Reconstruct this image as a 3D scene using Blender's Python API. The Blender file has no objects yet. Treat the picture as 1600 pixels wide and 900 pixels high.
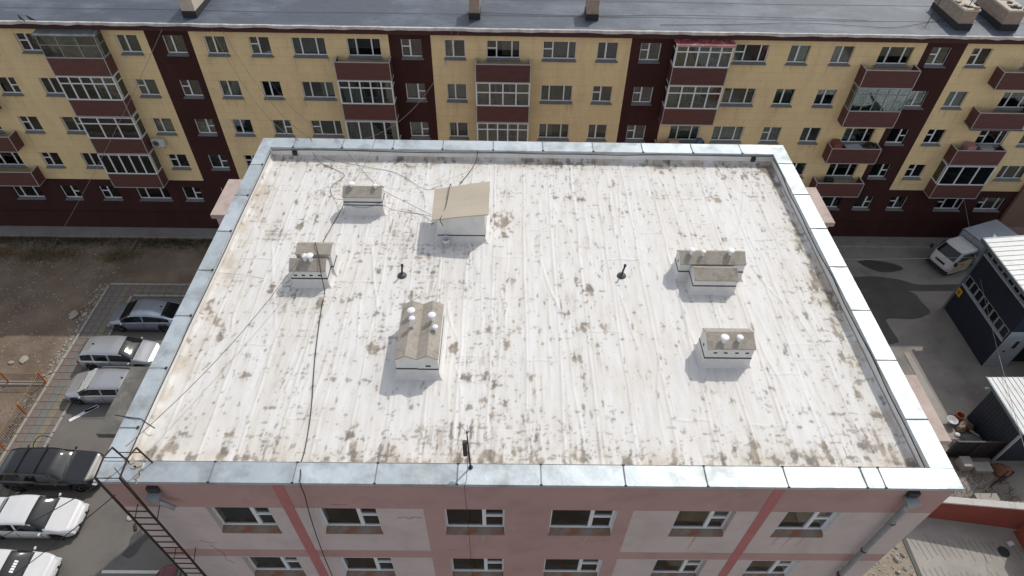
import bpy, bmesh, math, random
import numpy as np
from mathutils import Vector, Matrix
random.seed(7); RNG = np.random.default_rng(7)
scn = bpy.context.scene
COL = scn.collection
R = math.radians

# ------------------------------------------------------------------ camera
cam_d = bpy.data.cameras.new("camera")
cam = bpy.data.objects.new("camera", cam_d); COL.objects.link(cam); scn.camera = cam
cam_d.sensor_width = 36; cam_d.lens = 22.412; cam_d.clip_start = 0.1; cam_d.clip_end = 2000
PITCH, YAW, ROLL = 0.797744629, -0.0147464647, 0.0223055109
cp, sp, cy, sy, cr, sr = math.cos(PITCH), math.sin(PITCH), math.cos(YAW), math.sin(YAW), math.cos(ROLL), math.sin(ROLL)
Rz = Matrix(((cy, -sy, 0), (sy, cy, 0), (0, 0, 1)))
fw = Rz @ Vector((0, cp, -sp)); rt = Rz @ Vector((1, 0, 0)); up = Rz @ Vector((0, sp, cp))
rt, up = cr*rt + sr*up, -sr*rt + cr*up
M = Matrix((rt, up, -fw)).transposed().to_4x4()
M.translation = Vector((9.60693, -7.17016, 30.0))
cam.matrix_world = M

# ------------------------------------------------------------------ light
SUN_EL, SUN_AZ = R(50), math.atan2(0.775, 0.63)          # azimuth measured from +x towards +y
sund = Vector((math.cos(SUN_EL)*math.cos(SUN_AZ), math.cos(SUN_EL)*math.sin(SUN_AZ), math.sin(SUN_EL)))
world = bpy.data.worlds.new("World"); scn.world = world; world.use_nodes = True
wn = world.node_tree.nodes; wl = world.node_tree.links
sky = wn.new('ShaderNodeTexSky'); sky.sky_type = 'NISHITA'; sky.sun_disc = False
sky.sun_elevation = SUN_EL; sky.sun_rotation = math.pi/2 - SUN_AZ
sky.air_density = 1.0; sky.dust_density = 1.2; sky.ozone_density = 1.0; sky.altitude = 0
wn['Background'].inputs['Strength'].default_value = 0.15
hs = wn.new('ShaderNodeHueSaturation'); hs.inputs['Saturation'].default_value = .36      # thin high haze greys the sky
wl.new(sky.outputs['Color'], hs.inputs['Color']); wl.new(hs.outputs['Color'], wn['Background'].inputs['Color'])
sl = bpy.data.lights.new("sun", 'SUN'); sl.energy = 2.0; sl.angle = R(0.55); sl.color = (1.0, 0.95, 0.87)
so = bpy.data.objects.new("sun", sl); COL.objects.link(so)
so.rotation_euler = (-sund).to_track_quat('-Z', 'Y').to_euler(); so.location = (40, 40, 60)
scn.view_settings.view_transform = 'Standard'; scn.view_settings.look = 'None'
scn.view_settings.exposure = 0.22; scn.view_settings.gamma = 1.0; scn.view_settings.use_curve_mapping = False
scn.cycles.max_bounces = 6; scn.cycles.transparent_max_bounces = 8

# ------------------------------------------------------------------ helpers
def s2l(c):
    return tuple(((v/255)/12.92 if v/255 <= .04045 else ((v/255+.055)/1.055)**2.4) for v in c)
MATS = {}
def mat(name, base, rough=.8, metal=0.0, var=.12, scale=2.0, fine=14.0, bump=.15, bscale=40.0, stain=None, stain_scale=.6, stain_amt=.5,
        coat=0.0, stretch=(1, 1, 1), lin=False, spec=.5, bdist=.01, orand=0, joint=None):
    """procedural painted / plaster / concrete surface: two noises tint the base colour, one drives the relief"""
    if name in MATS: return MATS[name]
    m = bpy.data.materials.new(name); m.use_nodes = True; nt = m.node_tree; N = nt.nodes; L = nt.links
    b = N['Principled BSDF']; b.inputs['Roughness'].default_value = rough; b.inputs['Metallic'].default_value = metal
    b.inputs['Specular IOR Level'].default_value = spec
    if coat: b.inputs['Coat Weight'].default_value = coat; b.inputs['Coat Roughness'].default_value = .06
    base = base if lin else base
    tc = N.new('ShaderNodeTexCoord'); mp = N.new('ShaderNodeMapping'); mp.inputs['Scale'].default_value = stretch
    L.new(tc.outputs['Object'], mp.inputs['Vector'])
    n1 = N.new('ShaderNodeTexNoise'); n1.inputs['Scale'].default_value = scale; n1.inputs['Detail'].default_value = 6
    n2 = N.new('ShaderNodeTexNoise'); n2.inputs['Scale'].default_value = fine; n2.inputs['Detail'].default_value = 4
    L.new(mp.outputs[0], n1.inputs['Vector']); L.new(mp.outputs[0], n2.inputs['Vector'])
    ad = N.new('ShaderNodeMath'); ad.operation = 'MULTIPLY_ADD'; ad.inputs[1].default_value = .45
    L.new(n2.outputs['Fac'], ad.inputs[0]); L.new(n1.outputs['Fac'], ad.inputs[2])
    cr_ = N.new('ShaderNodeValToRGB'); e = cr_.color_ramp.elements
    e[0].position = .45; e[1].position = 1.0
    e[0].color = (*[max(0, v*(1-var)) for v in base], 1); e[1].color = (*[min(1, v*(1+var)) for v in base], 1)
    L.new(ad.outputs[0], cr_.inputs[0]); out = cr_.outputs[0]
    if stain:
        n3 = N.new('ShaderNodeTexNoise'); n3.inputs['Scale'].default_value = stain_scale; n3.inputs['Detail'].default_value = 9
        n3.inputs['Roughness'].default_value = .65; L.new(mp.outputs[0], n3.inputs['Vector'])
        r3 = N.new('ShaderNodeValToRGB'); r3.color_ramp.elements[0].position = .48; r3.color_ramp.elements[1].position = .68
        r3.color_ramp.elements[1].color = (stain_amt,)*3 + (1,)
        L.new(n3.outputs['Fac'], r3.inputs[0])
        mx = N.new('ShaderNodeMixRGB'); mx.inputs[2].default_value = (*stain, 1)
        L.new(r3.outputs[0], mx.inputs[0]); L.new(out, mx.inputs[1]); out = mx.outputs[0]
    if joint:      # shallow lines between the cladding sheets
        br_ = N.new('ShaderNodeTexBrick'); m2 = N.new('ShaderNodeMapping'); m2.inputs['Rotation'].default_value = (math.pi/2, 0, 0); L.new(tc.outputs['Object'], m2.inputs[0]); L.new(m2.outputs[0], br_.inputs['Vector'])
        br_.inputs['Scale'].default_value = 1; br_.inputs['Brick Width'].default_value = joint[0]; br_.inputs['Row Height'].default_value = joint[1]; br_.inputs['Mortar Size'].default_value = joint[2]; br_.inputs['Mortar Smooth'].default_value = .3
        br_.inputs['Color1'].default_value = (1, 1, 1, 1); br_.inputs['Color2'].default_value = (.955, .955, .955, 1); br_.inputs['Mortar'].default_value = (joint[3],)*3+(1,)
        mj = N.new('ShaderNodeMixRGB'); mj.blend_type = 'MULTIPLY'; mj.inputs[0].default_value = 1; L.new(out, mj.inputs[1]); L.new(br_.outputs[0], mj.inputs[2]); out = mj.outputs[0]
    if orand:      # each sheet or piece has its own slightly different tone
        oi = N.new('ShaderNodeObjectInfo'); mr_ = N.new('ShaderNodeMapRange'); mr_.inputs['To Min'].default_value = 1-orand; mr_.inputs['To Max'].default_value = 1+orand; L.new(oi.outputs['Random'], mr_.inputs['Value'])
        vm = N.new('ShaderNodeVectorMath'); vm.operation = 'SCALE'; L.new(out, vm.inputs[0]); L.new(mr_.outputs[0], vm.inputs['Scale']); out = vm.outputs[0]
    L.new(out, b.inputs['Base Color'])
    if bump:
        n4 = N.new('ShaderNodeTexNoise'); n4.inputs['Scale'].default_value = bscale; n4.inputs['Detail'].default_value = 5
        L.new(mp.outputs[0], n4.inputs['Vector'])
        bp = N.new('ShaderNodeBump'); bp.inputs['Strength'].default_value = bump; bp.inputs['Distance'].default_value = bdist
        L.new(n4.outputs['Fac'], bp.inputs['Height']); L.new(bp.outputs[0], b.inputs['Normal'])
    MATS[name] = m; return m

def glass(name, tint=(.02, .03, .03), trans=.88, rough=.03):
    """window glass: clear tinted transmission mixed with a mirror layer by Fresnel"""
    if name in MATS: return MATS[name]
    m = bpy.data.materials.new(name); m.use_nodes = True; nt = m.node_tree; N = nt.nodes; L = nt.links
    N.remove(N['Principled BSDF']); o = N['Material Output']
    tr = N.new('ShaderNodeBsdfTransparent'); tr.inputs[0].default_value = (.74, .80, .78, 1)
    df = N.new('ShaderNodeBsdfDiffuse'); df.inputs[0].default_value = (*tint, 1)
    gl = N.new('ShaderNodeBsdfGlossy'); gl.inputs['Roughness'].default_value = rough; gl.inputs[0].default_value = (.9, .95, .95, 1)
    m1 = N.new('ShaderNodeMixShader'); m1.inputs[0].default_value = trans
    L.new(df.outputs[0], m1.inputs[1]); L.new(tr.outputs[0], m1.inputs[2])
    fr = N.new('ShaderNodeFresnel'); fr.inputs[0].default_value = 1.5
    tc = N.new('ShaderNodeTexCoord'); nz = N.new('ShaderNodeTexNoise'); nz.inputs['Scale'].default_value = 1.4
    L.new(tc.outputs['Object'], nz.inputs['Vector'])
    bp = N.new('ShaderNodeBump'); bp.inputs['Strength'].default_value = .12; bp.inputs['Distance'].default_value = .02
    L.new(nz.outputs['Fac'], bp.inputs['Height']); L.new(bp.outputs[0], gl.inputs['Normal'])
    ml = N.new('ShaderNodeMath'); ml.operation = 'MULTIPLY_ADD'; ml.inputs[1].default_value = 1.6; ml.inputs[2].default_value = .02
    L.new(fr.outputs[0], ml.inputs[0])
    m2 = N.new('ShaderNodeMixShader'); L.new(ml.outputs[0], m2.inputs[0]); L.new(m1.outputs[0], m2.inputs[1]); L.new(gl.outputs[0], m2.inputs[2])
    L.new(m2.outputs[0], o.inputs['Surface'])
    MATS[name] = m; return m

class MB:
    """collects simple shapes (world or local coordinates) and links them as ONE mesh object"""
    def __init__(s): s.v = []; s.f = []; s.mi = []; s.cur = 0
    def quad(s, *pts):
        n = len(s.v); s.v += [tuple(p) for p in pts]; s.f.append(tuple(range(n, n+len(pts)))); s.mi.append(s.cur); return s
    def box(s, x0, x1, y0, y1, z0, z1, rot=0, piv=None):
        P = [(x0,y0,z0),(x1,y0,z0),(x1,y1,z0),(x0,y1,z0),(x0,y0,z1),(x1,y0,z1),(x1,y1,z1),(x0,y1,z1)]
        if rot:
            px, py = piv if piv else ((x0+x1)/2, (y0+y1)/2); c, q = math.cos(rot), math.sin(rot)
            P = [(px+(x-px)*c-(y-py)*q, py+(x-px)*q+(y-py)*c, z) for x, y, z in P]
        n = len(s.v); s.v += P
        s.f += [tuple(n+i for i in f) for f in ((0,3,2,1),(4,5,6,7),(0,1,5,4),(1,2,6,5),(2,3,7,6),(3,0,4,7))]; s.mi += [s.cur]*6; return s
    def cbox(s, x0, x1, y0, y1, z0, z1, c=.01):
        """box with chamfered vertical and top edges"""
        n = len(s.v)
        def ring(z, i): return [(x0+i,y0+c,z),(x0+c,y0+i,z),(x1-c,y0+i,z),(x1-i,y0+c,z),(x1-i,y1-c,z),(x1-c,y1-i,z),(x0+c,y1-i,z),(x0+i,y1-c,z)]
        s.v += ring(z0, 0) + ring(z1-c, 0) + ring(z1, c*.8)
        for k in range(2):
            for i in range(8): s.f.append((n+8*k+i, n+8*k+(i+1)%8, n+8*k+8+(i+1)%8, n+8*k+8+i)); s.mi.append(s.cur)
        s.f.append(tuple(n+16+i for i in range(8))); s.mi.append(s.cur); s.f.append(tuple(n+7-i for i in range(8))); s.mi.append(s.cur); return s
    def prism(s, poly, axis, a, b):
        """extrude a 2-D polygon along an axis (poly given in the other two coordinates, in order)"""
        def P(u, v, t): return {0: (t, u, v), 1: (u, t, v), 2: (u, v, t)}[axis]
        n = len(s.v); k = len(poly); s.v += [P(u, v, a) for u, v in poly] + [P(u, v, b) for u, v in poly]
        s.f.append(tuple(n+i for i in range(k))); s.f.append(tuple(n+k+i for i in reversed(range(k))))
        for i in range(k): s.f.append((n+i, n+k+i, n+k+(i+1) % k, n+(i+1) % k))
        s.mi += [s.cur]*(k+2); return s
    def tube(s, pts, r, n=6, caps=True):
        pts = [Vector(p) for p in pts]; rr = r if isinstance(r, (list, tuple)) else [r]*len(pts); base = len(s.v)
        prev = None
        for i, p in enumerate(pts):
            d = (pts[min(i+1, len(pts)-1)] - pts[max(i-1, 0)]).normalized()
            if prev is None: a = d.orthogonal().normalized()
            else:
                a = (prev - d*prev.dot(d)); a = a.normalized() if a.length > 1e-5 else d.orthogonal().normalized()
            prev = a; b = d.cross(a)
            for k in range(n):
                t = 2*math.pi*k/n; s.v.append(tuple(p + (a*math.cos(t) + b*math.sin(t))*rr[i]))
        for i in range(len(pts)-1):
            for k in range(n):
                s.f.append((base+i*n+k, base+i*n+(k+1) % n, base+(i+1)*n+(k+1) % n, base+(i+1)*n+k)); s.mi.append(s.cur)
        if caps:
            s.f.append(tuple(base+k for k in reversed(range(n)))); s.f.append(tuple(base+(len(pts)-1)*n+k for k in range(n))); s.mi += [s.cur]*2
        return s
    def lathe(s, prof, cx=0, cy=0, cz=0, n=14, axis=2):
        """prof = list of (radius, height) from bottom to top"""
        base = len(s.v)
        for r, h in prof:
            for k in range(n):
                t = 2*math.pi*k/n; u, v = r*math.cos(t), r*math.sin(t)
                s.v.append({2: (cx+u, cy+v, cz+h), 1: (cx+u, cy+h, cz-v), 0: (cx+h, cy+u, cz+v)}[axis])
        for i in range(len(prof)-1):
            for k in range(n):
                s.f.append((base+i*n+k, base+i*n+(k+1) % n, base+(i+1)*n+(k+1) % n, base+(i+1)*n+k)); s.mi.append(s.cur)
        if prof[0][0] > .002: s.f.append(tuple(base+k for k in reversed(range(n)))); s.mi.append(s.cur)
        if prof[-1][0] > .002: s.f.append(tuple(base+(len(prof)-1)*n+k for k in range(n))); s.mi.append(s.cur)
        return s
    def mesh(s, name, mats, off=(0, 0, 0), smooth=False, fix=True):
        me = bpy.data.meshes.new(name); o = Vector(off)
        me.from_pydata([tuple(Vector(p)-o) for p in s.v], [], s.f)
        for m in (mats if isinstance(mats, (list, tuple)) else [mats]): me.materials.append(m)
        if any(s.mi): me.polygons.foreach_set('material_index', s.mi)
        if fix:
            bm = bmesh.new(); bm.from_mesh(me); bmesh.ops.recalc_face_normals(bm, faces=bm.faces); bm.to_mesh(me); bm.free()
        if smooth: me.shade_smooth()
        return me
    def build(s, name, mats, parent=None, off=None, smooth=False, loc=(0, 0, 0)):
        if off is None: off = world_loc(parent) if parent else (0, 0, 0)
        o = bpy.data.objects.new(name, s.mesh(name, mats, off, smooth)); COL.objects.link(o)
        o.parent = parent; o.location = loc
        return o
def world_loc(p):
    v = Vector((0, 0, 0))
    while p is not None: v = v + Vector(p.location); p = p.parent
    return v
def tag(o, label=None, cat=None, group=None, kind=None):
    if label: o['label'] = label
    if cat: o['category'] = cat
    if group: o['group'] = group
    if kind: o['kind'] = kind
    return o
def thing(name, loc, label, cat, group=None, rz=0):
    o = bpy.data.objects.new(name, None); COL.objects.link(o); o.location = loc; o.rotation_euler = (0, 0, rz); o.empty_display_size = .3
    return tag(o, label, cat, group)
def inst(name, me, parent, loc=(0, 0, 0), rot=(0, 0, 0), scale=(1, 1, 1)):
    o = bpy.data.objects.new(name, me); COL.objects.link(o); o.parent = parent; o.location = loc; o.rotation_euler = rot; o.scale = scale; return o
def copy_tree(o, parent=None):
    c = o.copy(); COL.objects.link(c); c.parent = parent
    for ch in list(o.children): copy_tree(ch, c)
    return c
def smooth_path(pts, sub=5):
    P = [Vector(p) for p in pts]; out = []
    for i in range(len(P)-1):
        p0, p1, p2, p3 = P[max(i-1, 0)], P[i], P[i+1], P[min(i+2, len(P)-1)]
        for k in range(sub):
            t = k/sub; out.append(.5*((2*p1)+(p2-p0)*t+(2*p0-5*p1+4*p2-p3)*t*t+(3*p1-p0-3*p2+p3)*t**3))
    out.append(P[-1]); return out
def cable(name, pts, r, m, label, cat='cable', group=None, sub=5):
    return tag(MB().tube(smooth_path(pts, sub), r, 5).build(name, m, smooth=True), label, cat, group)
def sag(a, b, s, n=10):
    a, b = Vector(a), Vector(b); return [a.lerp(b, i/n) - Vector((0, 0, s*4*(i/n)*(1-i/n))) for i in range(n+1)]

# value noise on a grid (for meshes that carry real relief)
def vnoise(X, Y, cell, seed):
    rg = np.random.default_rng(seed); u = X/cell; v = Y/cell; u = u-u.min(); v = v-v.min()
    g = rg.random((int(v.max())+3, int(u.max())+3)); iu = u.astype(int); iv = v.astype(int); fu = u-iu; fv = v-iv
    fu = fu*fu*(3-2*fu); fv = fv*fv*(3-2*fv)
    return (g[iv, iu]*(1-fu)+g[iv, iu+1]*fu)*(1-fv)+(g[iv+1, iu]*(1-fu)+g[iv+1, iu+1]*fu)*fv
def fbm(X, Y, cell, seed, oct=4):
    a, t, w = 0, 0, 1
    for k in range(oct): a = a+w*vnoise(X, Y, cell/2**k, seed+k); t += w; w *= .55
    return a/t
def grid_sheet(name, X, Y, Z, m, attr=None, parent=None, off=(0, 0, 0)):
    ny, nx = X.shape; me = bpy.data.meshes.new(name)
    co = np.stack([X-off[0], Y-off[1], Z-off[2]], -1).reshape(-1, 3).astype(np.float32)
    idx = np.arange(nx*ny).reshape(ny, nx); q = np.stack([idx[:-1, :-1], idx[:-1, 1:], idx[1:, 1:], idx[1:, :-1]], -1).reshape(-1, 4)
    me.vertices.add(len(co)); me.vertices.foreach_set('co', co.ravel())
    me.loops.add(q.size); me.loops.foreach_set('vertex_index', q.ravel().astype(np.int32))
    me.polygons.add(len(q)); me.polygons.foreach_set('loop_start', (np.arange(len(q))*4).astype(np.int32))
    me.update(calc_edges=True); me.validate(); me.shade_smooth(); me.materials.append(m)
    for k, a in (attr or {}).items():
        at_ = me.attributes.new(k, 'FLOAT', 'POINT'); at_.data.foreach_set('value', a.ravel().astype(np.float32))
    o = bpy.data.objects.new(name, me); COL.objects.link(o); o.parent = parent; return o

# ------------------------------------------------------------------ materials
M_GALV = mat('galvanised_steel', (.46, .51, .54), rough=.5, metal=.38, var=.10, scale=1.3, fine=9, bump=.4, bscale=1.6, bdist=.05, stain=(.26, .28, .28), stain_scale=1.1, stain_amt=.85, orand=.12)
M_COPING_EDGE = mat('steel_edge', (.30, .31, .33), rough=.45, metal=.7)
M_PARA = mat('parapet_plaster', (.74, .72, .70), rough=.85, var=.06, stain=(.50, .46, .41), stain_scale=1.6, stain_amt=.35)
M_PINK = mat('dusky_pink_render', (.43, .275, .25), rough=.9, var=.07, scale=.8, fine=30, bump=.35, bscale=55, stain=(.30, .19, .17), stain_scale=.9, stain_amt=.45)
M_LILAC = mat('pale_mauve_render', (.55, .465, .445), rough=.9, var=.06, scale=.8, fine=30, bump=.35, bscale=55, stain=(.40, .32, .30), stain_scale=1.1, stain_amt=.4)
M_RED = mat('rose_red_stripe', (.43, .16, .155), rough=.85, var=.1, bump=.2)
M_YELLOW = mat('ochre_yellow_facade', (.79, .61, .335), rough=.88, var=.07, scale=.5, fine=24, bump=.2, bscale=60, stain=(.55, .40, .24), stain_scale=.5, stain_amt=.6, stretch=(1.6, 1, .5), joint=(1.2, .52, .018, .86))
M_BROWN = mat('dark_maroon_facade', (.052, .018, .016), rough=.8, var=.22, scale=.6, bump=.2, spec=.25, joint=(1.2, .52, .018, .75), stretch=(1.6, 1, .5))
M_PANEL = mat('maroon_balcony_cladding', (.118, .050, .043), rough=.65, orand=.12, var=.2, scale=1.2, bump=.1, spec=.3, stretch=(1, 1, 6))
M_WTRIM = mat('white_balcony_trim', (.44, .42, .42), rough=.6, var=.08)
M_UPVC = mat('white_plastic_frame', (.74, .75, .76), rough=.35, var=.04, bump=0)
M_SILL = mat('grey_metal_sill', (.20, .205, .205), rough=.5, metal=.3, var=.12)
M_RSILL = mat('rusting_window_ledge', (.20, .17, .14), rough=.85, var=.25, scale=3, stain=(.26, .085, .035), stain_scale=2.2, stain_amt=.95)
M_GLASS = glass('window_glass')
M_CARGLASS = mat('tinted_car_glass', (.010, .013, .014), rough=.05, var=.2, bump=0, spec=.55)
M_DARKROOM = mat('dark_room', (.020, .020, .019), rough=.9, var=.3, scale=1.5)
M_CURT = [mat('curtain_white', (.62, .60, .56), rough=.95, var=.1), mat('curtain_beige', (.42, .33, .25), rough=.95), mat('curtain_green', (.10, .20, .13), rough=.95),
          mat('curtain_blue', (.09, .13, .26), rough=.95), mat('curtain_rose', (.40, .20, .19), rough=.95), mat('curtain_grey', (.30, .30, .30), rough=.95)]
M_RUB = mat('black_rubber', (.018, .018, .018), rough=.7, var=.2)
M_CABLE = mat('black_cable', (.02, .02, .022), rough=.5)
M_WIRE = mat('grey_wire', (.11, .10, .09), rough=.6)
M_WIREL = mat('pale_wire', (.30, .29, .27), rough=.6)
M_IRON = mat('dark_iron', (.028, .022, .020), rough=.6, metal=.2, var=.3)
M_DIRT = None
M_TAN = mat('weathered_mortar_cap', (.36, .325, .275), rough=.93, var=.2, scale=2.5, fine=20, bump=.7, bscale=22, bdist=.02, stain=(.20, .17, .135), stain_scale=2.6, stain_amt=.85)
M_VENTW = mat('whitewashed_wall', (.66, .645, .625), rough=.88, var=.06, bump=.3, bscale=25, stain=(.48, .44, .40), stain_scale=3, stain_amt=.35)
M_BAND = mat('black_bitumen_band', (.02, .02, .022), rough=.6)
M_HOLE = mat('unlit_opening', (.012, .011, .010), rough=.95)  # near-black colour stands in for the unlit depth of holes and doorway
M_WPAINT = mat('white_enamel', (.78, .78, .79), rough=.35, var=.04, bump=0)
# ================================================================== THE SETTING: ground
def flat(name, poly, z, m, label=None):
    b = MB(); b.quad(*[(x, y, z) for x, y in poly]); return tag(b.build(name, m), kind='structure')
M_GROUND = mat('bare_earth', (.175, .13, .092), rough=.95, var=.3, scale=.35, fine=6, bump=.8, bscale=7, bdist=.04, stain=(.25, .21, .17), stain_scale=.7, stain_amt=.5)
M_ASPH = mat('parking_asphalt', (.165, .152, .138), rough=.92, var=.12, scale=.4, fine=40, bump=.4, bscale=60, stain=(.09, .085, .08), stain_scale=.5, stain_amt=.5)
M_ASPH_OLD = mat('worn_alley_concrete', (.26, .24, .215), rough=.92, var=.2, scale=.5, fine=25, bump=.5, bscale=30, stain=(.125, .11, .10), stain_scale=.45, stain_amt=.6)
M_ASPH_NEW = mat('fresh_asphalt', (.085, .083, .076), rough=.9, var=.2, scale=.8, fine=40, bump=.5, bscale=60)
M_WET = mat('damp_stain', (.060, .056, .044), rough=.6, var=.2)
M_CONC = mat('pale_concrete', (.34, .32, .29), rough=.9, var=.12, scale=.8, fine=18, bump=.4, bscale=35, stain=(.25, .225, .19), stain_scale=.9, stain_amt=.5)
M_APRON = mat('concrete_apron', (.25, .235, .215), rough=.92, var=.15, scale=.7, fine=15, bump=.4, bscale=30, stain=(.15, .14, .12), stain_scale=.8, stain_amt=.5)
M_KERB = mat('kerb_stone', (.33, .31, .28), rough=.9, var=.15)
M_MARK = mat('road_marking_paint', (.62, .62, .57), rough=.8, var=.1)
big = MB(); big.quad((-400, -300, -.02), (400, -300, -.02), (400, 600, -.02), (-400, 600, -.02))
tag(big.build('ground', M_GROUND), kind='structure')
# bumpy bare earth of the yard left of the parking
xs = np.arange(-40, -15.9, .12); ys = np.arange(-4, 26.7, .12); X, Y = np.meshgrid(xs, ys)
Zd = .10*fbm(X, Y, 3.0, 11) + .05*fbm(X, Y, .5, 21) - .04 + .14*np.clip(1-np.abs(Y-25.6)/1.1, 0, 1)*fbm(X, Y, .8, 5)
tag(grid_sheet('yard_earth', X, Y, Zd, M_GROUND), kind='structure')
xs = np.arange(-16.0, -.2, .12); ys = np.arange(21.9, 26.7, .12); X, Y = np.meshgrid(xs, ys)
tag(grid_sheet('yard_earth', X, Y, .08*fbm(X, Y, 2.0, 31)+.05*fbm(X, Y, .5, 41)-.03, M_GROUND), kind='structure')

flat('parking_lot', [(-14.3, -30), (0, -30), (0, 21.0), (-14.3, 21.0)], .02, M_ASPH)
flat('alley', [(20.5, 6), (60, 6), (60, 26.7), (20.5, 26.7)], .0, M_ASPH_OLD)
def blob(name, pts, z, m):
    P = smooth_path([(x, y, z) for x, y in pts] + [(pts[0][0], pts[0][1], z)], 6)[:-1]
    b = MB(); b.quad(*[tuple(p) for p in P]); return tag(b.build(name, m), kind='structure')
blob('asphalt_patch', [(24, 22.0), (32, 22.1), (35.2, 22.3), (36.55, 22.1), (36.75, 21.3), (36.95, 20.6), (36.75, 20.2), (35.6, 19.75), (33.95, 19.75), (33.75, 19.2), (33.85, 18.1), (33.6, 17.75), (32, 17.6), (24, 17.6)], .008, M_ASPH_NEW)
blob('asphalt_patch', [(24, 23.5), (30, 23.35), (33.0, 23.5), (34.5, 23.6), (36.2, 23.3), (37.3, 22.85), (40.2, 22.9), (40.0, 22.35), (37, 22.25), (33, 22.2), (24, 22.3)], .012, M_ASPH_NEW)
blob('damp_patch', [(33.95, 25.05), (34.9, 25.2), (36.2, 24.95), (36.9, 24.5), (36.6, 24.2), (35.6, 24.0), (34.9, 24.15), (34.3, 24.6)], .012, M_WET)
flat('apron', [(-60, 26.65), (60, 26.65), (60, 27.8), (-60, 27.8)], .05, M_APRON)
b = MB(); b.box(-60, 60, 26.55, 26.65, -.1, .07); tag(b.build('apron_edge', M_KERB), kind='structure')

# paved walk round the parking: real pavers near the camera's edge of the lot, colour bands as laid
M_PAV = {k: mat('paver_'+k, c, rough=.92, var=.16, scale=3, bump=.3) for k, c in dict(red=(.185, .148, .132), grey=(.168, .162, .148), yellow=(.205, .18, .135)).items()}
walk = tag(bpy.data.objects.new('pavement', None), kind='structure'); COL.objects.link(walk)
b = MB(); b.quad((-16.05, -20, .045), (-14.3, -20, .045), (-14.3, 21.9, .045), (-16.05, 21.9, .045)); b.quad((-14.3, 20.95, .045), (-1, 20.95, .045), (-1, 21.9, .045), (-14.3, 21.9, .045))
b.build('paving_bed', mat('joint_sand', (.145, .135, .118)), walk)
pav_me = {}
for k, m in M_PAV.items():
    q = MB(); q.cbox(-.24, .24, -.24, .24, 0, .03, .012); pav_me[k] = q.mesh('paver', m)
rest = {k: MB() for k in M_PAV}
cnt = 0
cells = []
for i, kc in enumerate(('red', 'grey', 'yellow', 'red')):
    cx = -15.8 + i*.44
    for j in range(64):
        cyy = 21.6 - j*.5 if True else 0
        cells.append((cx, cyy, kc, .43, .49))
for j in range(26):
    for i, kc in enumerate(('red', 'yellow', 'grey')):
        cells.append((-14.05 + j*.5, 21.72-i*.31, kc if i else 'red', .49, .30))
random.seed(3)
for (cx, cyy, kc, w, h) in cells:
    if kc in ('red', 'grey') and random.random() < .18: kc = 'grey' if kc == 'red' else 'red'
    dz = random.uniform(-.004, .006)
    if 7.5 < cyy < 22 and cnt < 290 and cx < -10:
        o = inst('paver', pav_me[kc], walk, (cx, cyy, .04+dz), (0, 0, random.uniform(-.015, .015)), (w/.49, h/.49, 1)); cnt += 1
    else:
        rest[kc].cbox(cx-w/2+.01, cx+w/2-.01, cyy-h/2+.01, cyy+h/2-.01, .03, .07+dz, .01)
for k, q in rest.items():
    if q.v: tag(q.build('pavers', M_PAV[k], walk), kind='stuff')
# kerbs
kr = tag(bpy.data.objects.new('kerb', None), kind='structure'); COL.objects.link(kr)
q = MB(); q.cbox(-.07, .07, -.485, .485, 0, .13, .015); km = q.mesh('kerb_stone', M_KERB)
for j in range(27): inst('kerb_stone', km, kr, (-14.28+random.uniform(-.006, .006), 20.4-j, 0), (0, 0, random.uniform(-.006, .006)))
for j in range(23): inst('kerb_stone', km, kr, (-16.12+random.uniform(-.01, .01), 21.3-j, 0), (0, 0, random.uniform(-.01, .01)))
for j in range(12): inst('kerb_stone', km, kr, (-13.7+j, 20.93, 0), (0, 0, math.pi/2))
for j in range(14): inst('kerb_stone', km, kr, (-15.6+j, 21.95, 0), (0, 0, math.pi/2))
# parking bay lines
def line(x0, x1, y0, y1): 
    b = MB(); b.quad((x0, y0, .026), (x1, y0, .026), (x1, y1, .026), (x0, y1, .026)); tag(b.build('parking_line', M_MARK), kind='structure')
line(-8.55, -5.6, 3.72, 3.86)
blob('painted_shadow', [(-8.0, 4.55), (-7.85, 5.0), (-7.9, 5.4), (-7.55, 5.75), (-7.4, 5.55), (-6.95, 5.95), (-6.8, 5.75), (-7.2, 5.1), (-7.35, 4.6), (-7.6, 4.4)], .026, mat('painted_shadow', (.075, .072, .07), rough=.7))  # cast shadow painted on the asphalt as a dark flat patch

# concrete slab in front of the red wall, with its grooves, gutter and rubble
flat('yard_slab', [(28.95, -20), (45, -20), (45, 6.9), (28.95, 6.9)], .02, M_CONC)
g = MB()
for i in range(26):
    x0 = 29.25+i*.28
    for (ya, yb) in ((4.9, 5.75), (3.2, 4.2)):
        ya2, yb2 = ya+random.uniform(-.3, .25)-i*.015, yb+random.uniform(-.2, .15)-i*.02
        g.quad((x0+.012, ya2, .026), (x0+.035, ya2, .026), (x0-.14+.02, yb2, .026), (x0-.14, yb2, .026))
tag(g.build('slab_grooves', mat('groove_dirt', (.13, .12, .105), rough=.95)), kind='stuff')
b = MB(); b.box(28.75, 28.95, -20, 5.9, -.05, .05); tag(b.build('gutter', mat('gutter_grey', (.09, .095, .085), rough=.8)), kind='structure')
flat('alley_sunlit_strip', [(33.75, 10.8), (34.25, 10.8), (34.1, 17.0), (33.75, 17.0)], .03, M_CONC)  # paler concrete tone stands in for a strip of sunlit ground

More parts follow.
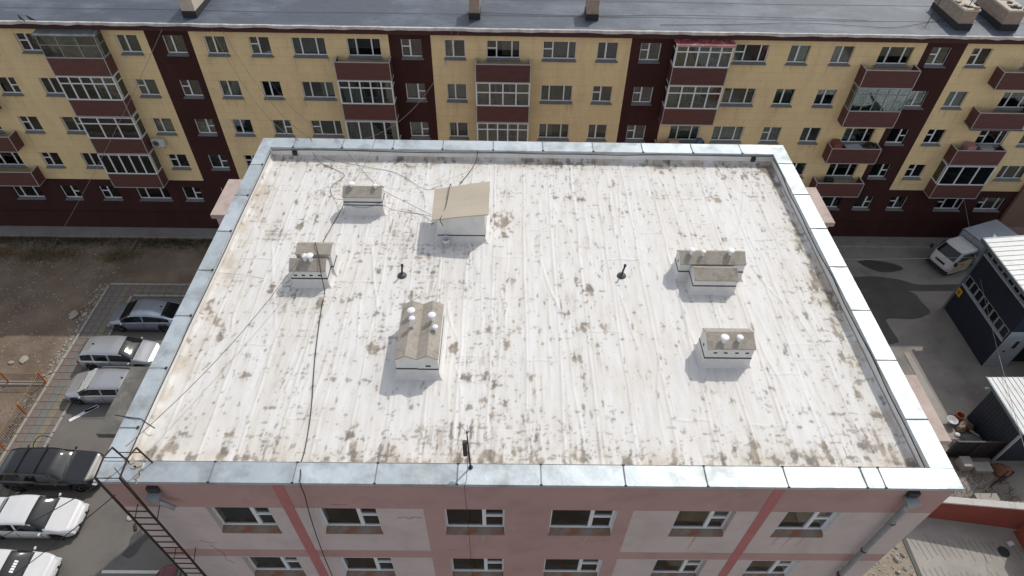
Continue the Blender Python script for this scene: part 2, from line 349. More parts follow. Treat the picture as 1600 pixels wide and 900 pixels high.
# loose stones: singles large enough to pick out, the rest as one scatter
M_STONE = mat('pale_stone', (.34, .31, .27), rough=.95, var=.2, scale=5, bump=.5)
def rock_mesh(name, seed, m):
    rr = random.Random(seed); bm = bmesh.new(); bmesh.ops.create_icosphere(bm, subdivisions=2, radius=1)
    k = [Vector((rr.uniform(-1, 1), rr.uniform(-1, 1), rr.uniform(-1, 1))).normalized() for _ in range(9)]
    for v in bm.verts:
        for d in k:
            t = v.co.dot(d)
            if t > .62: v.co -= d*(t-.62)
    me = bpy.data.meshes.new(name); bm.to_mesh(me); bm.free(); me.materials.append(m); return me
rocks = [rock_mesh('stone', s, M_STONE) for s in range(5)]
def stone(x, y, r, label, fl=.55, group=None, m=None):
    o = bpy.data.objects.new('stone', rocks[random.randrange(5)]); COL.objects.link(o)
    o.location = (x, y, r*fl*.5+.03); o.scale = (r, r*random.uniform(.65, .95), r*fl); o.rotation_euler = (0, 0, random.uniform(0, 6))
    return tag(o, label, 'stone', group)
stone(-17.15, 19.25, .42, 'largest pale stone slab lying on the dark earth beyond the paved walk', .3)
stone(-16.55, 19.3, .22, 'smaller pale stone just right of the largest slab on the dark earth', .4)
stone(-18.35, 15.7, .38, 'long whitish stone lying on the brown earth behind the orange fence', .28)
stone(-18.95, 15.5, .22, 'grey stone left of the long whitish one behind the orange fence', .5)
for i in range(26):
    y_ = 14.6+i*.27; stone(-16.35-random.uniform(0, .45), y_+random.uniform(-.1, .1), random.uniform(.07, .16), 'small pale stone in the row of rubble along the outer edge of the paved walk', .7, 'rubble stones along the walk')
for i, (cx, cyy) in enumerate([(28.3, 5.2), (28.45, 4.8), (28.05, 4.6), (28.3, 4.2), (27.9, 4.0), (28.5, 3.8)]):
    stone(cx, cyy, .12+.03*(i % 3), 'broken pale rubble block beside the gutter at the foot of the pink building', .6, 'rubble blocks beside the gutter')
def scatter(name, n, area, rmin, rmax, m, seed, zf=.03):
    rg = random.Random(seed); V, F = [], []
    for i in range(n):
        x, y = area(rg); r = rg.uniform(rmin, rmax)*(.5+rg.random()); k = len(V); a0 = rg.uniform(0, 6)
        for j in range(5):
            a = a0+j*1.2566; q = r*rg.uniform(.7, 1.1); V.append((x+q*math.cos(a), y+q*math.sin(a), zf))
        V.append((x+rg.uniform(-.2, .2)*r, y+rg.uniform(-.2, .2)*r, zf+r*rg.uniform(.4, .9)))
        F += [(k+j, k+(j+1) % 5, k+5) for j in range(5)]
    b = MB(); b.v = V; b.f = F; b.mi = [0]*len(F); return tag(b.build(name, m), kind='stuff')
scatter('gravel', 1500, lambda g_: (g_.uniform(-29, -16.2), 12+14*g_.random()**.9), .02, .06, M_STONE, 1, .05)
scatter('gravel', 900, lambda g_: (-16.2-abs(g_.gauss(0, .35)), g_.uniform(8, 22)), .02, .07, M_STONE, 2, .04)
flat('pale_soil', [(24, -20), (28.75, -20), (28.75, 6.4), (24, 6.4)], .012, mat('pale_soil', (.27, .225, .17), rough=.95, var=.25, scale=1.2, bump=.6, bscale=12))
scatter('rubble', 900, lambda g_: (g_.uniform(26.5, 28.7), g_.uniform(1, 6.5)), .03, .09, M_STONE, 4, .0)
scatter('gravel', 500, lambda g_: (g_.uniform(30.5, 36), g_.uniform(6.9, 9.7)), .02, .05, mat('dark_gravel', (.16, .13, .10)), 5, .0)
# dry grass and low scrub along the apron
M_DRY = mat('dry_grass', (.17, .125, .055), rough=.9, var=.35, scale=4)
def tuft_field(name, n, area, hmin, hmax, m, seed):
    rg = random.Random(seed); V, F = [], []
    for i in range(n):
        x, y = area(rg); h = rg.uniform(hmin, hmax); a = rg.uniform(0, 6.28); w = h*.10; k = len(V)
        lx, ly = rg.uniform(-.6, .6)*h, rg.uniform(-.6, .6)*h
        V += [(x-w*math.cos(a), y-w*math.sin(a), .02), (x+w*math.cos(a), y+w*math.sin(a), .02), (x+lx, y+ly, .04+h)]; F.append((k, k+1, k+2))
    b = MB(); b.v = V; b.f = F; b.mi = [0]*len(F); o = bpy.data.objects.new(name, b.mesh(name, m, fix=False)); COL.objects.link(o); return tag(o, kind='stuff')
tuft_field('dry_grass', 9000, lambda g_: (g_.uniform(-32, -3), 26.4-abs(g_.gauss(0, .55))), .08, .28, mat('dark_dry_grass', (.075, .065, .035), var=.4), 1)
tuft_field('dry_grass', 2600, lambda g_: (g_.choice((-22.4, -20.6, -16.6, -9, -25))+g_.gauss(0, .7), 24.6+g_.gauss(0, .35)), .1, .3, M_DRY, 2)
tuft_field('dry_grass', 3500, lambda g_: (g_.uniform(-24, -16.3), g_.uniform(4, 13.7)), .05, .16, M_DRY, 3)
tuft_field('dry_grass', 1200, lambda g_: (g_.uniform(31, 35.5), g_.uniform(6.9, 9.5)), .05, .2, M_DRY, 5)

# ================================================================== PINK BUILDING
W, L, ZT = 20.567, 14.595, 16.0
pink = thing('pink_building', (W/2, L/2, 0), 'pink and mauve block under a flat white roof with a bright steel rim', 'building')
YW = .08
WIN = [(2.10, 3.68), (4.87, 6.40), (8.09, 9.66), (10.84, 12.52), (14.09, 15.56), (16.86, 18.27)]
ROWS = [(13.03, 14.53), (9.86, 11.37), (6.7, 8.2), (3.5, 5.0)]
def facade(zone, openings, X0, X1, Z0, Z1, Yp, depth, cutsx, cutsz, parent, mats, facing=-1, names=None):
    """wall in the XZ plane with real openings; zone(x, z) names the colour field; each colour is one mesh"""
    xs = sorted(set([X0, X1]+[v for o in openings for v in o[:2]]+[c for c in cutsx if X0 < c < X1]))
    zs = sorted(set([Z0, Z1]+[v for o in openings for v in o[2:4]]+[c for c in cutsz if Z0 < c < Z1]))
    mb = {}
    for i in range(len(xs)-1):
        for j in range(len(zs)-1):
            xc, zc = (xs[i]+xs[i+1])/2, (zs[j]+zs[j+1])/2
            if any(o[0] < xc < o[1] and o[2] < zc < o[3] for o in openings): continue
            mb.setdefault(zone(xc, zc), MB()).quad((xs[i], Yp, zs[j]), (xs[i+1], Yp, zs[j]), (xs[i+1], Yp, zs[j+1]), (xs[i], Yp, zs[j+1]))
    for (a, b_, c, d) in openings:
        q = mb.setdefault(zone((a+b_)/2, (c+d)/2), MB()); y2 = Yp+depth
        q.quad((a, Yp, c), (a, Yp, d), (a, y2, d), (a, y2, c)); q.quad((b_, Yp, c), (b_, y2, c), (b_, y2, d), (b_, Yp, d))
        q.quad((a, Yp, d), (b_, Yp, d), (b_, y2, d), (a, y2, d)); q.quad((a, Yp, c), (a, y2, c), (b_, y2, c), (b_, Yp, c))
    for k, q in mb.items():
        if q.v:
            o = bpy.data.objects.new(names[k[0]], q.mesh(names[k[0]], mats[k[0]], world_loc(parent), fix=False)); COL.objects.link(o); o.parent = parent
def pzone(x, z):
    if z > 14.53 or 7.59 < x < 12.93: return 'p'
    for (a, b_) in ((11.42, 11.92), (8.3, 8.8), (5.1, 5.6), (0, 1.2)):
        if a < z < b_: return 'p'
    return 'l%d%d' % (x > 10, int(z/3.25+.2))
ops = [(a, b_, c, d) for (a, b_) in WIN for (c, d) in ROWS]
facade(pzone, ops, -.02, 20.52, 0, 15.9, YW, .22, [7.59, 12.93], [14.53, 11.42, 11.92, 8.3, 8.8, 5.1, 5.6, 1.2], pink, {'p': M_PINK, 'l': M_LILAC}, names={'p': 'pink_wall', 'l': 'mauve_wall'})
b = MB()   # side and back walls
b.quad((-.02, YW, 0), (-.02, L-.08, 0), (-.02, L-.08, 15.9), (-.02, YW, 15.9)); b.quad((20.52, YW, 0), (20.52, L-.08, 0), (20.52, L-.08, 15.9), (20.52, YW, 15.9))
b.quad((-.02, L-.08, 0), (20.52, L-.08, 0), (20.52, L-.08, 15.9), (-.02, L-.08, 15.9)); b.build('side_walls', M_LILAC, pink)
for x0 in (4.08, 16.14): MB().box(x0, x0+.27, YW-.012, YW+.0, 0, 15.88).build('red_stripe', M_RED, pink)
# dark rooms behind the panes
b = MB()
for (a, b_, c, d) in ops:
    y0 = YW+.42; y1 = YW+2.2
    b.quad((a-.4, y1, c-.6), (b_+.4, y1, c-.6), (b_+.4, y1, d+.4), (a-.4, y1, d+.4)); b.quad((a-.4, y0, c-.6), (b_+.4, y0, c-.6), (b_+.4, y1, c-.6), (a-.4, y1, c-.6))
    b.quad((a-.4, y0, c-.6), (a-.4, y1, c-.6), (a-.4, y1, d+.4), (a-.4, y0, d+.4)); b.quad((b_+.4, y0, c-.6), (b_+.4, y1, c-.6), (b_+.4, y1, d+.4), (b_+.4, y0, d+.4))
    b.quad((a-.4, y0, d+.4), (b_+.4, y0, d+.4), (b_+.4, y1, d+.4), (a-.4, y1, d+.4))
b.build('room_interior', M_DARKROOM, pink)
M_GREENC = mat('bright_green_blind', (.02, .30, .14), rough=.8)
def curtain_mesh(name, w, h, m, amp=.03, waves=9):
    n = waves*4; b = MB(); P = [(w*i/n, amp*math.sin(i*math.pi/2)+amp*.3*math.sin(i*.9)) for i in range(n+1)]
    for i in range(n): b.quad((P[i][0], P[i][1], 0), (P[i+1][0], P[i+1][1], 0), (P[i+1][0], P[i+1][1], h), (P[i][0], P[i][1], h))
    return b.mesh(name, m, fix=False)
def pink_window(x0, x1, z0, z1, k, row):
    """uPVC frame: wide fixed pane left, split casement right"""
    w, h = x1-x0, z1-z0; yb = YW+.15; t = .055
    root = bpy.data.objects.new('window', None); COL.objects.link(root); root.parent = pink; root.location = Vector((x0, yb, z0+.14))-world_loc(pink); h -= .14
    xm = w*.655
    f = MB(); f.box(0, w, 0, .07, 0, t); f.box(0, w, 0, .07, h-t, h); f.box(0, t, 0, .07, t, h-t); f.box(w-t, w, 0, .07, t, h-t)
    f.box(xm-.05, xm+.05, -.012, .07, t, h-t); f.box(xm+.05, w-t, -.008, .07, h*.5-.04, h*.5+.04)
    f.build('frame', M_UPVC, root, off=(0, 0, 0))
    for (a, b_, c, d) in ((t, xm-.05, t, h-t), (xm+.05, w-t, t, h*.5-.04), (xm+.05, w-t, h*.5+.04, h-t)):
        p = MB(); p.box(a, b_, .03, .036, c, d); p.build('pane', M_GLASS, root, off=(0, 0, 0))
    s = MB(); s.prism([(-.17, -.14), (.0, -.14), (.0, -.005), (-.17, -.07)], 0, 0, w); s.build('sill', M_RSILL, root, off=(0, 0, 0))
    for a_, b__ in ((0, .012), (w-.012, w)): MB().box(a_, b__, -.145, 0, 0, h).build('reveal_lining', M_UPVC if k % 2 else M_LILAC, root, off=(0, 0, 0))
    if (row, k) in ((1, 0), (1, 1), (1, 4)):
        o = inst('blind', curtain_mesh('blind', w*.55, h*.7, M_GREENC), root, (.1, .35, h*.25))
    elif (row, k) in ((0, 4), (0, 5)):
        s = MB()
        for i in range(9): s.box(xm+.05, w-t, .10, .13, h*.5+.05+i*.07, h*.5+.075+i*.07)
        s.build('blind_slats', M_UPVC, root, off=(0, 0, 0))
    elif k in (0, 1, 2): inst('curtain', curtain_mesh('curtain', w*.4, h*.55, M_CURT[5 if k else 3]), root, (.5, .3, .1))
    elif k == 3: inst('plants', curtain_mesh('plants', w*.45, h*.4, mat('leaf_dark', (.05, .09, .03), var=.6, scale=9), .06, 5), root, (.2, .25, .05))
    return root
for r_, (z0, z1) in enumerate(ROWS):
    for k, (x0, x1) in enumerate(WIN): pink_window(x0, x1, z0, z1, k, r_)
# rust runs below ledges and flaked plaster
M_RUSTRUN = mat('rust_run', (.44, .33, .27), rough=.9, var=.2, stretch=(8, 1, 1))
b = MB()
for (x, z, ln, w) in ((14.85, 12.88, .75, .05), (8.7, 12.85, .5, .10), (9.1, 12.85, .65, .07), (17.1, 12.9, .5, .05), (17.45, 12.9, .6, .04), (17.8, 12.9, .5, .04), (11.9, 12.88, .45, .05)):
    b.quad((x-w/2, YW-.003, z+.12), (x+w/2, YW-.003, z+.12), (x+w*.1-.06, YW-.003, z-ln), (x-w*.1-.06, YW-.003, z-ln*.9))
b.build('rust_run', M_RUSTRUN, pink)
b = MB(); M_FLAKE = mat('bare_plaster', (.33, .30, .23), rough=.95, var=.3, scale=6)
for (x, z) in ((6.95, 14.02), (7.1, 14.05), (7.3, 14.06), (7.45, 14.02), (7.2, 13.98), (8.3, 12.0), (8.15, 11.95)):
    n = 7; b.quad(*[(x+.10*random.uniform(.5, 1)*math.cos(i*2*math.pi/n), YW-.004, z+.035*random.uniform(.5, 1)*math.sin(i*2*math.pi/n)) for i in range(n)])
b.build('flaked_plaster', M_FLAKE, pink)

M_CRACK = mat('crack_dark', (.17, .12, .11), rough=.95)
for pts in ([(1.3, 12.5), (1.55, 12.35), (1.75, 12.42)], [(1.5, 12.2), (1.7, 11.6), (1.62, 11.2), (1.8, 10.9)], [(5.3, 14.75), (5.55, 14.72), (5.7, 14.75)]):
    MB().tube([(x, YW-.002, z) for x, z in pts], .006, 4).build('crack', M_CRACK, pink)
# parapet (inner faces) and steel coping plates
ZR = 15.55
b = MB()
I0, I1, J0, J1 = .42, 20.02, .58, 13.98
for (x0, y0, x1, y1) in ((I0, J0, I0, J1), (I1, J0, I1, J1), (I0, J1, I1, J1), (I0, J0, I1, J0)):
    b.quad((x0, y0, ZR-.12), (x1, y1, ZR-.12), (x1, y1, ZT-.05), (x0, y0, ZT-.05))
b.quad((0, 0, 15.9), (W, 0, 15.9), (W, .6, 15.9), (0, .6, 15.9)); b.quad((0, .6, 15.9), (.45, .6, 15.9), (.45, L, 15.9), (0, L, 15.9))
b.quad((20.0, .6, 15.9), (W, .6, 15.9), (W, L, 15.9), (20.0, L, 15.9)); b.quad((.45, 13.95, 15.9), (20.0, 13.95, 15.9), (20.0, L, 15.9), (.45, L, 15.9))
b.build('parapet', M_PARA, pink)
def plate(x0, x1, y0, y1, drop):
    """one folded sheet: slightly dished top, lip folded down at the outer and inner edge"""
    jz = random.uniform(-.004, .004); q = MB(); n = 16 if (x1-x0) > 1 or (y1-y0) > 1 else 2
    nx, ny = (n, 6) if (x1-x0) > (y1-y0) else (6, n)
    ph = random.uniform(0, 9); nb = len(q.v)
    for i in range(nx+1):
        for j in range(ny+1):
            u, v = i/nx, j/ny; lu, lv = (u, v) if nx > ny else (v, u); w_ = math.sin(lv*math.pi)
            q.v.append((x0+(x1-x0)*u, y0+(y1-y0)*v, ZT+jz+w_*(.007*math.sin(lu*5+ph)+.005*math.sin(lu*13+ph*3+lv*3))+random.uniform(-.0015, .0015)))
    for i in range(nx):
        for j in range(ny): q.f.append((nb+i*(ny+1)+j, nb+(i+1)*(ny+1)+j, nb+(i+1)*(ny+1)+j+1, nb+i*(ny+1)+j+1)); q.mi.append(0)
    for side in drop:
        d = .085
        if side == 's': q.quad((x0, y0, ZT+jz), (x1, y0, ZT+jz), (x1, y0-.01, ZT-d), (x0, y0-.01, ZT-d))
        if side == 'n': q.quad((x0, y1, ZT+jz), (x1, y1, ZT+jz), (x1, y1+.01, ZT-d), (x0, y1+.01, ZT-d))
        if side == 'w': q.quad((x0, y0, ZT+jz), (x0, y1, ZT+jz), (x0-.01, y1, ZT-d), (x0-.01, y0, ZT-d))
        if side == 'e': q.quad((x1, y0, ZT+jz), (x1, y1, ZT+jz), (x1+.01, y1, ZT-d), (x1+.01, y0, ZT-d))
    o = bpy.data.objects.new('coping_plate', q.mesh('coping_plate', M_GALV, world_loc(pink), smooth=True)); COL.objects.link(o); o.parent = pink; return o
jf = [1.02, 2.68, 4.65, 6.58, 8.52, 10.51, 12.51, 14.46, 16.38, 18.26, 18.7, W]
class Each:
    """every box becomes a part of its own on the pink building"""
    def __init__(s, nm, m): s.nm, s.m = nm, m
    def box(s, *a): MB().box(*a).build(s.nm, s.m, pink)
    def cbox(s, *a): MB().cbox(*a, .006).build(s.nm, s.m, pink)
M_SEAM = mat('seam_sealant', (.17, .18, .185), rough=.7)
seam = Each('seam', M_SEAM); clip = Each('seam_clip', M_IRON)
plate(0, .98, 0, .52, 'sw')
for a, c in zip(jf[:-1], jf[1:]):
    plate(a+.005, c-.005, 0, .53, 'sn')
    if c < W: seam.box(c-.011, c+.011, -.012, .545, ZT+.004, ZT+.016); clip.cbox(c-.035, c+.03, -.015, .02, ZT+.001, ZT+.022); clip.cbox(c-.03, c+.035, .52, .555, ZT+.001, ZT+.022)
jr = [.54, 1.92, 3.84, 5.72, 7.61, 9.5, 11.39, 13.31, L]
for a, c in zip(jr[:-1], jr[1:]):
    plate(20.0, W, a+.005, c-.005, 'we')
    if c < L: seam.box(19.99, W+.012, c-.013, c+.013, ZT+.004, ZT+.016)
jl = [.53, 1.45, 3.3, 5.2, 7.11, 8.97, 10.91, 12.78, L]
for a, c in zip(jl[:-1], jl[1:]):
    plate(0, .45, a+.005, c-.005, 'we')
    if c < L: seam.box(-.012, .46, c-.013, c+.013, ZT+.004, ZT+.016); clip.cbox(.43, .49, c-.04, c+.04, ZT, ZT+.03)
jb = [.455, 1.31, 3.2, 5.17, 7.1, 9.07, 11.01, 12.97, 14.91, 16.86, 18.79, 19.995]
for a, c in zip(jb[:-1], jb[1:]):
    plate(a+.005, c-.005, 13.95, L, 'sn')
    if c < 19.9: seam.box(c-.012, c+.012, 13.94, L+.01, ZT+.004, ZT+.016); clip.cbox(c-.04, c+.04, 13.92, 13.98, ZT, ZT+.03)
for (cx, cyy, rx, ry) in ((.86, .44, .12, .10), (.70, .52, .10, .07), (.30, .13, .07, .05), (.97, .12, .06, .07), (1.0, .30, .05, .09), (.80, .36, .09, .05)):
    n = 11; q = MB(); q.quad(*[(cx+rx*random.uniform(.6, 1.1)*math.cos(i*2*math.pi/n), cyy+ry*random.uniform(.6, 1.1)*math.sin(i*2*math.pi/n), ZT+.022) for i in range(n)]); q.build('mortar_smear', M_TAN, pink)
# black sealing strip below the inner lip, a bit loose
for nm, pts in (('l', [(.475, .6+i*1.1, ZT-.10+random.uniform(-.03, .01)) for i in range(13)]), ('r', [(19.97, .6+i*1.1, ZT-.08+random.uniform(-.07, .02)) for i in range(13)]), ('b', [(.5+i*1.5, 13.9, ZT-.09+random.uniform(-.03, .02)) for i in range(14)])):
    MB().tube(smooth_path(pts, 4), .016, 5).build('sealing_strip', M_CABLE, pink)
b = MB(); b.box(1.25, 1.42, 13.90, 13.99, 15.66, 15.84); b.box(19.2, 19.36, 13.90, 13.99, 15.66, 15.84); b.build('overflow_scupper', M_IRON, pink)

# ------------------------------------------------ white membrane roof with real relief and hand-placed dirt
res = .03
xs = np.arange(.43, 20.02, res); ys = np.arange(.575, 13.99, res); X, Y = np.meshgrid(xs, ys)
rg = np.random.default_rng(5)
H = .035*(fbm(X, Y, 2.6, 3)-.5) + .012*(fbm(X, Y, .35, 9, 3)-.5) + .010*(fbm(X*4, Y*.7, .5, 19, 3)-.5)
seams = []
xk = .95
while xk < 19.7: seams.append(xk); xk += rg.uniform(.84, 1.04)
TONE = np.zeros_like(X)
for s_ in [.3]+seams: TONE += np.where(X > s_+.02*np.sin(Y*1.7), rg.uniform(-1, 1), 0)*1.0
TONE = .66+.07*np.sin(TONE*3.1)+.25*(fbm(X*3.2, Y*.45, .8, 313, 4)-.5)*2
def ridge(x0, wob, wd, ht, lean=0, y0=0, y1=20):
    cx = x0+lean*(Y-7)+wob*(vnoise(Y*0+3, Y, 1.3, int(x0*97) % 991)-.5)*2
    m_ = np.clip((Y-y0)*4, 0, 1)*np.clip((y1-Y)*4, 0, 1)
    return ht*np.exp(-((X-cx)/wd)**2)*m_
for s_ in seams:
    H += ridge(s_, .03, .028, .020) + ridge(s_+.11, .03, .016, .010)
    for k in range(2):
        y0 = rg.uniform(0, 10); H += ridge(s_+rg.uniform(.2, .8), .05, .03, .012, rg.uniform(-.05, .05), y0, y0+rg.uniform(1.5, 5))
for k in range(30):
    y0 = rg.uniform(1, 10); H += ridge(rg.uniform(1, 19), .10, .03, .020, rg.normal(0, .16), y0, y0+rg.uniform(1.5, 4))
for s_, e_ in zip([.43]+seams, seams+[20.02]):
    for k in range(2):
        yy = rg.uniform(1, 13.5); H += .014*np.exp(-((Y-yy-.02*np.sin(X*9))/.022)**2)*((X > s_) & (X < e_))
# dirt field
D = np.zeros_like(X)
def stamp(cx, cyy, rx, ry, ang=0, s_=1.0, soft=.35):
    R_ = max(rx, ry)*1.5; i0, i1 = np.searchsorted(xs, [cx-R_, cx+R_]); j0, j1 = np.searchsorted(ys, [cyy-R_, cyy+R_])
    if i1 <= i0 or j1 <= j0: return
    x_, y_ = X[j0:j1, i0:i1]-cx, Y[j0:j1, i0:i1]-cyy; c, q = math.cos(ang), math.sin(ang)
    u, v = (x_*c+y_*q)/rx, (-x_*q+y_*c)/ry
    d_ = np.sqrt(u*u+v*v); w = NZ[j0:j1, i0:i1]*2.2-1.1
    D[j0:j1, i0:i1] = np.maximum(D[j0:j1, i0:i1], s_*np.clip((1.12+w*.9-d_)/soft, 0, 1))
NZ = fbm(X, Y, .16, 77, 3); AN = fbm(X, Y*.8, .13, 401, 4); SF = np.zeros_like(X); CL = np.clip((fbm(X, Y, 1.1, 123, 3)-.32)*2.6, 0, 1)
STAINS = [(4.3,0.88,0.11,0.09),(4.45,0.97,0.06,0.07),(4.91,0.83,0.16,0.12),(5.22,0.89,0.13,0.18),(5.8,1.2,0.11,0.39),(6.03,0.81,0.19,0.1),(6.31,0.85,0.1,0.14),(6.66,0.85,0.11,0.16),(7.62,0.82,0.16,0.11),(8.62,0.87,0.22,0.12),(9.1,0.96,0.13,0.21),(9.31,1.02,0.1,0.21),(9.58,0.84,0.13,0.12),(5.74,1.57,0.15,0.15),(9.9,1.2,0.11,0.14),(10.53,0.85,0.1,0.12),(11.44,1.04,0.19,0.13),(11.56,0.93,0.11,0.14),(11.82,0.95,0.08,0.21),(12.43,1.21,0.2,0.07),(12.8,0.91,0.18,0.16),(13.08,1.0,0.08,0.16),(13.39,1.0,0.08,0.21),(13.93,1.03,0.06,0.13),(14.33,0.89,0.11,0.11),(15.14,0.93,0.29,0.14),(15.91,1.08,0.2,0.25),(15.62,0.9,0.26,0.12),(16.05,1.3,0.13,0.26),(15.5,1.26,0.16,0.11),(14.32,1.34,0.08,0.13),(16.93,1.09,0.18,0.09),(17.81,1.29,0.15,0.22),(18.89,1.39,0.23,0.15),(19.22,1.19,0.3,0.18),(19.05,1.3,0.13,0.18),(19.53,0.94,0.29,0.12),(19.56,1.34,0.13,0.11),(18.43,1.06,0.13,0.11),(17.91,0.96,0.11,0.16),(17.37,0.92,0.13,0.11),(16.56,0.91,0.16,0.11),(19.61,7.73,0.13,0.36),(19.65,7.09,0.19,0.4),(19.76,6.75,0.16,0.28),(19.75,6.31,0.12,0.32),(19.57,5.14,0.19,0.2),(19.36,4.45,0.17,0.14),(19.47,4.04,0.24,0.21),(19.38,4.2,0.11,0.28),(18.66,3.77,0.15,0.2),(17.83,4.6,0.11,0.21),(19.48,3.39,0.14,0.11),(19.51,2.32,0.12,0.1),(19.25,2.1,0.07,0.14),(19.68,10.62,0.14,0.5),(19.7,9.57,0.13,0.47),(19.65,8.65,0.15,0.44),(19.82,13.13,0.3,0.33),(19.94,12.12,0.15,0.47),(19.89,12.6,0.2,0.36),(19.35,2.87,0.11,0.19),(19.62,5.72,0.12,0.26),(11.36,13.83,0.65,0.22),(11.95,13.89,0.35,0.22),(12.91,13.95,0.15,0.17),(14.97,13.7,0.23,0.17),(15.59,13.63,0.2,0.26),(15.99,13.64,0.23,0.26),(17.85,13.21,0.17,0.21),(18.58,13.65,0.18,0.26),(18.71,12.94,0.17,0.25),(19.32,13.12,0.32,0.21),(19.6,13.68,0.36,0.17),(17.39,11.6,0.19,0.15),(12.37,11.54,0.17,0.15),(11.48,11.59,0.14,0.15),(11.95,11.6,0.09,0.15),(13.38,11.0,0.09,0.15),(14.7,10.84,0.19,0.15),(16.05,9.6,0.13,0.17),(13.77,10.78,0.12,0.15),(2.65,13.32,0.24,0.21),(2.63,11.67,0.19,0.15),(2.9,11.52,0.12,0.15),(2.48,9.82,0.13,0.14),(4.74,8.48,0.17,0.12),(4.71,8.04,0.15,0.09),(5.36,13.69,0.22,0.26),(7.08,14.03,0.25,0.13),(9.13,10.47,0.11,0.35),(9.58,10.23,0.2,0.38),(9.25,9.98,0.16,0.24),(9.54,9.71,0.13,0.27),(5.84,13.44,0.15,0.17),(8.8,14.07,0.23,0.13),(10.31,13.98,0.23,0.13),(5.94,4.39,0.18,0.23),(5.73,4.31,0.09,0.19),(8.15,4.4,0.15,0.19),(2.28,6.8,0.1,0.17),(4.49,6.31,0.1,0.11),(4.81,6.32,0.08,0.11),(6.75,7.6,0.17,0.09),(7.23,7.58,0.17,0.09),(5.5,7.55,0.1,0.09),(5.82,7.58,0.08,0.09),(3.92,6.14,0.1,0.13),(5.47,5.61,0.1,0.08),(4.86,3.33,0.09,0.09),(5.31,3.3,0.09,0.09),(5.79,3.3,0.12,0.06),(6.14,3.33,0.07,0.06),(8.59,3.4,0.16,0.11),(9.09,3.47,0.09,0.17),(3.35,5.82,0.1,0.08),(3.88,6.33,0.1,0.11),(0.62,6.23,0.12,0.37),(0.98,5.37,0.17,0.2),(0.67,5.44,0.09,0.3),(1.25,5.25,0.09,0.1),(0.6,4.46,0.16,0.21),(1.28,3.77,0.07,0.11),(1.28,4.78,0.09,0.12),(2.43,3.41,0.09,0.13),(2.51,0.93,0.25,0.11),(2.96,0.88,0.19,0.09),(3.87,1.23,0.08,0.11),(1.33,1.56,0.11,0.06),(2.59,1.57,0.11,0.07),(3.37,1.54,0.08,0.07),(1.27,1.15,0.22,0.11),(1.85,0.87,0.16,0.09),(0.83,1.06,0.13,0.09),(3.31,0.89,0.14,0.09),(3.84,0.84,0.13,0.09),(9.71,7.21,0.12,0.12),(11.87,7.3,0.08,0.23),(12.3,6.83,0.14,0.2),(11.38,5.86,0.16,0.1),(11.93,5.35,0.12,0.15),(12.54,5.31,0.08,0.23),(9.09,5.31,0.11,0.2),(10.01,5.32,0.13,0.13),(9.63,4.58,0.13,0.1),(11.84,4.14,0.11,0.18),(11.61,4.14,0.06,0.12),(10.41,3.38,0.09,0.11),(11.62,3.18,0.09,0.13),(9.08,2.58,0.14,0.28),(8.66,2.44,0.15,0.1),(9.53,2.59,0.14,0.12),(9.94,2.45,0.09,0.1),(10.48,1.56,0.08,0.15),(9.87,1.11,0.15,0.16),(8.54,3.4,0.18,0.11),(9.29,3.22,0.09,0.13),(10.15,1.43,0.1,0.09)]
for (a_, b_, rx_, ry_) in STAINS:
    stamp(a_, b_, max(rx_, .05)*1.15, max(ry_, .05)*1.2, rg.uniform(-.3, .3), rg.uniform(.8, 1.0), .8)
    for q_ in range(5): stamp(a_+rg.normal(0, rx_*1.1), b_+rg.normal(0, ry_*1.1), rx_*rg.uniform(.2, .6), ry_*rg.uniform(.2, .6), rg.uniform(0, 3), .85, .7)
# the hand-placed worn patches keep a ragged, scratchy outline
SF, D = D, np.zeros_like(X)
SCR = fbm(X*2.2, Y*.7, .22, 411, 4)
D = np.maximum(D, np.clip((SF*1.25 + (AN-.5)*2.6 + (SCR-.5)*1.6 - .62)/.30, 0, 1)*.95)
def dens(x, y):
    """how dirty the membrane is there, read off the photograph: dashes crowd the left half, edges and the back"""
    d = .72 if x < 9 else (.5 if x < 12 else .22)
    d *= .1+1.5*CL[min(len(ys)-1, max(0, int((y-.575)/res))), min(len(xs)-1, max(0, int((x-.43)/res)))]
    if y > 11.5: d += .15
    if y < 2.2: d += .3
    if y < 1.2: d += .35
    if x > 18.4: d += .35
    if x > 17 and y < 3: d += .3
    if x < 2.6 and y < 9: d *= .35
    if 9.6 < x < 15 and 2.2 < y < 7.5: d *= .55
    return d
for s_ in seams:                                  # torch marks running along the laps
    y_ = .7; lane = rg.uniform(.2, .9)
    while y_ < 13.9:
        y_ += rg.exponential(.17)+.05
        if rg.random() < dens(s_, y_)*lane: stamp(s_+rg.choice([-.09, .05, .14])+rg.normal(0, .02), y_, rg.uniform(.014, .028), rg.uniform(.035, .085), rg.normal(0, .2), rg.uniform(.65, 1), .5)
DM = np.where(X < 9, .85, np.where(X < 12.5, .5, .16)) + .2*(Y > 11.5) + .35*(Y < 2.0) + .35*(X > 18.5); DM = DM*np.where((X < 2.4) & (Y < 9), .35, 1)*(.12+1.45*CL**1.4)
ROWL = sum(np.exp(-((Y-r_-.04*np.sin(X*1.3+r_*5))/.045)**2)*np.clip(vnoise(X, Y*0+r_, 1.4, int(r_*50))*2.2-.7, 0, 1) for r_ in np.arange(.95, 13.9, .43))
COLL = sum(np.exp(-((X-s_-o_)/.035)**2)*np.clip(vnoise(X*0+s_, Y, 1.1, int(s_*40))*2.4-.8, 0, 1) for s_ in seams for o_ in (-.08, .13, .42))
FN = fbm(X*.8, Y*1.4, .075, 431, 3); FN2 = fbm(X*2.0, Y*.7, .10, 441, 3)
ZN = lambda a: (a-a.mean())/a.std()
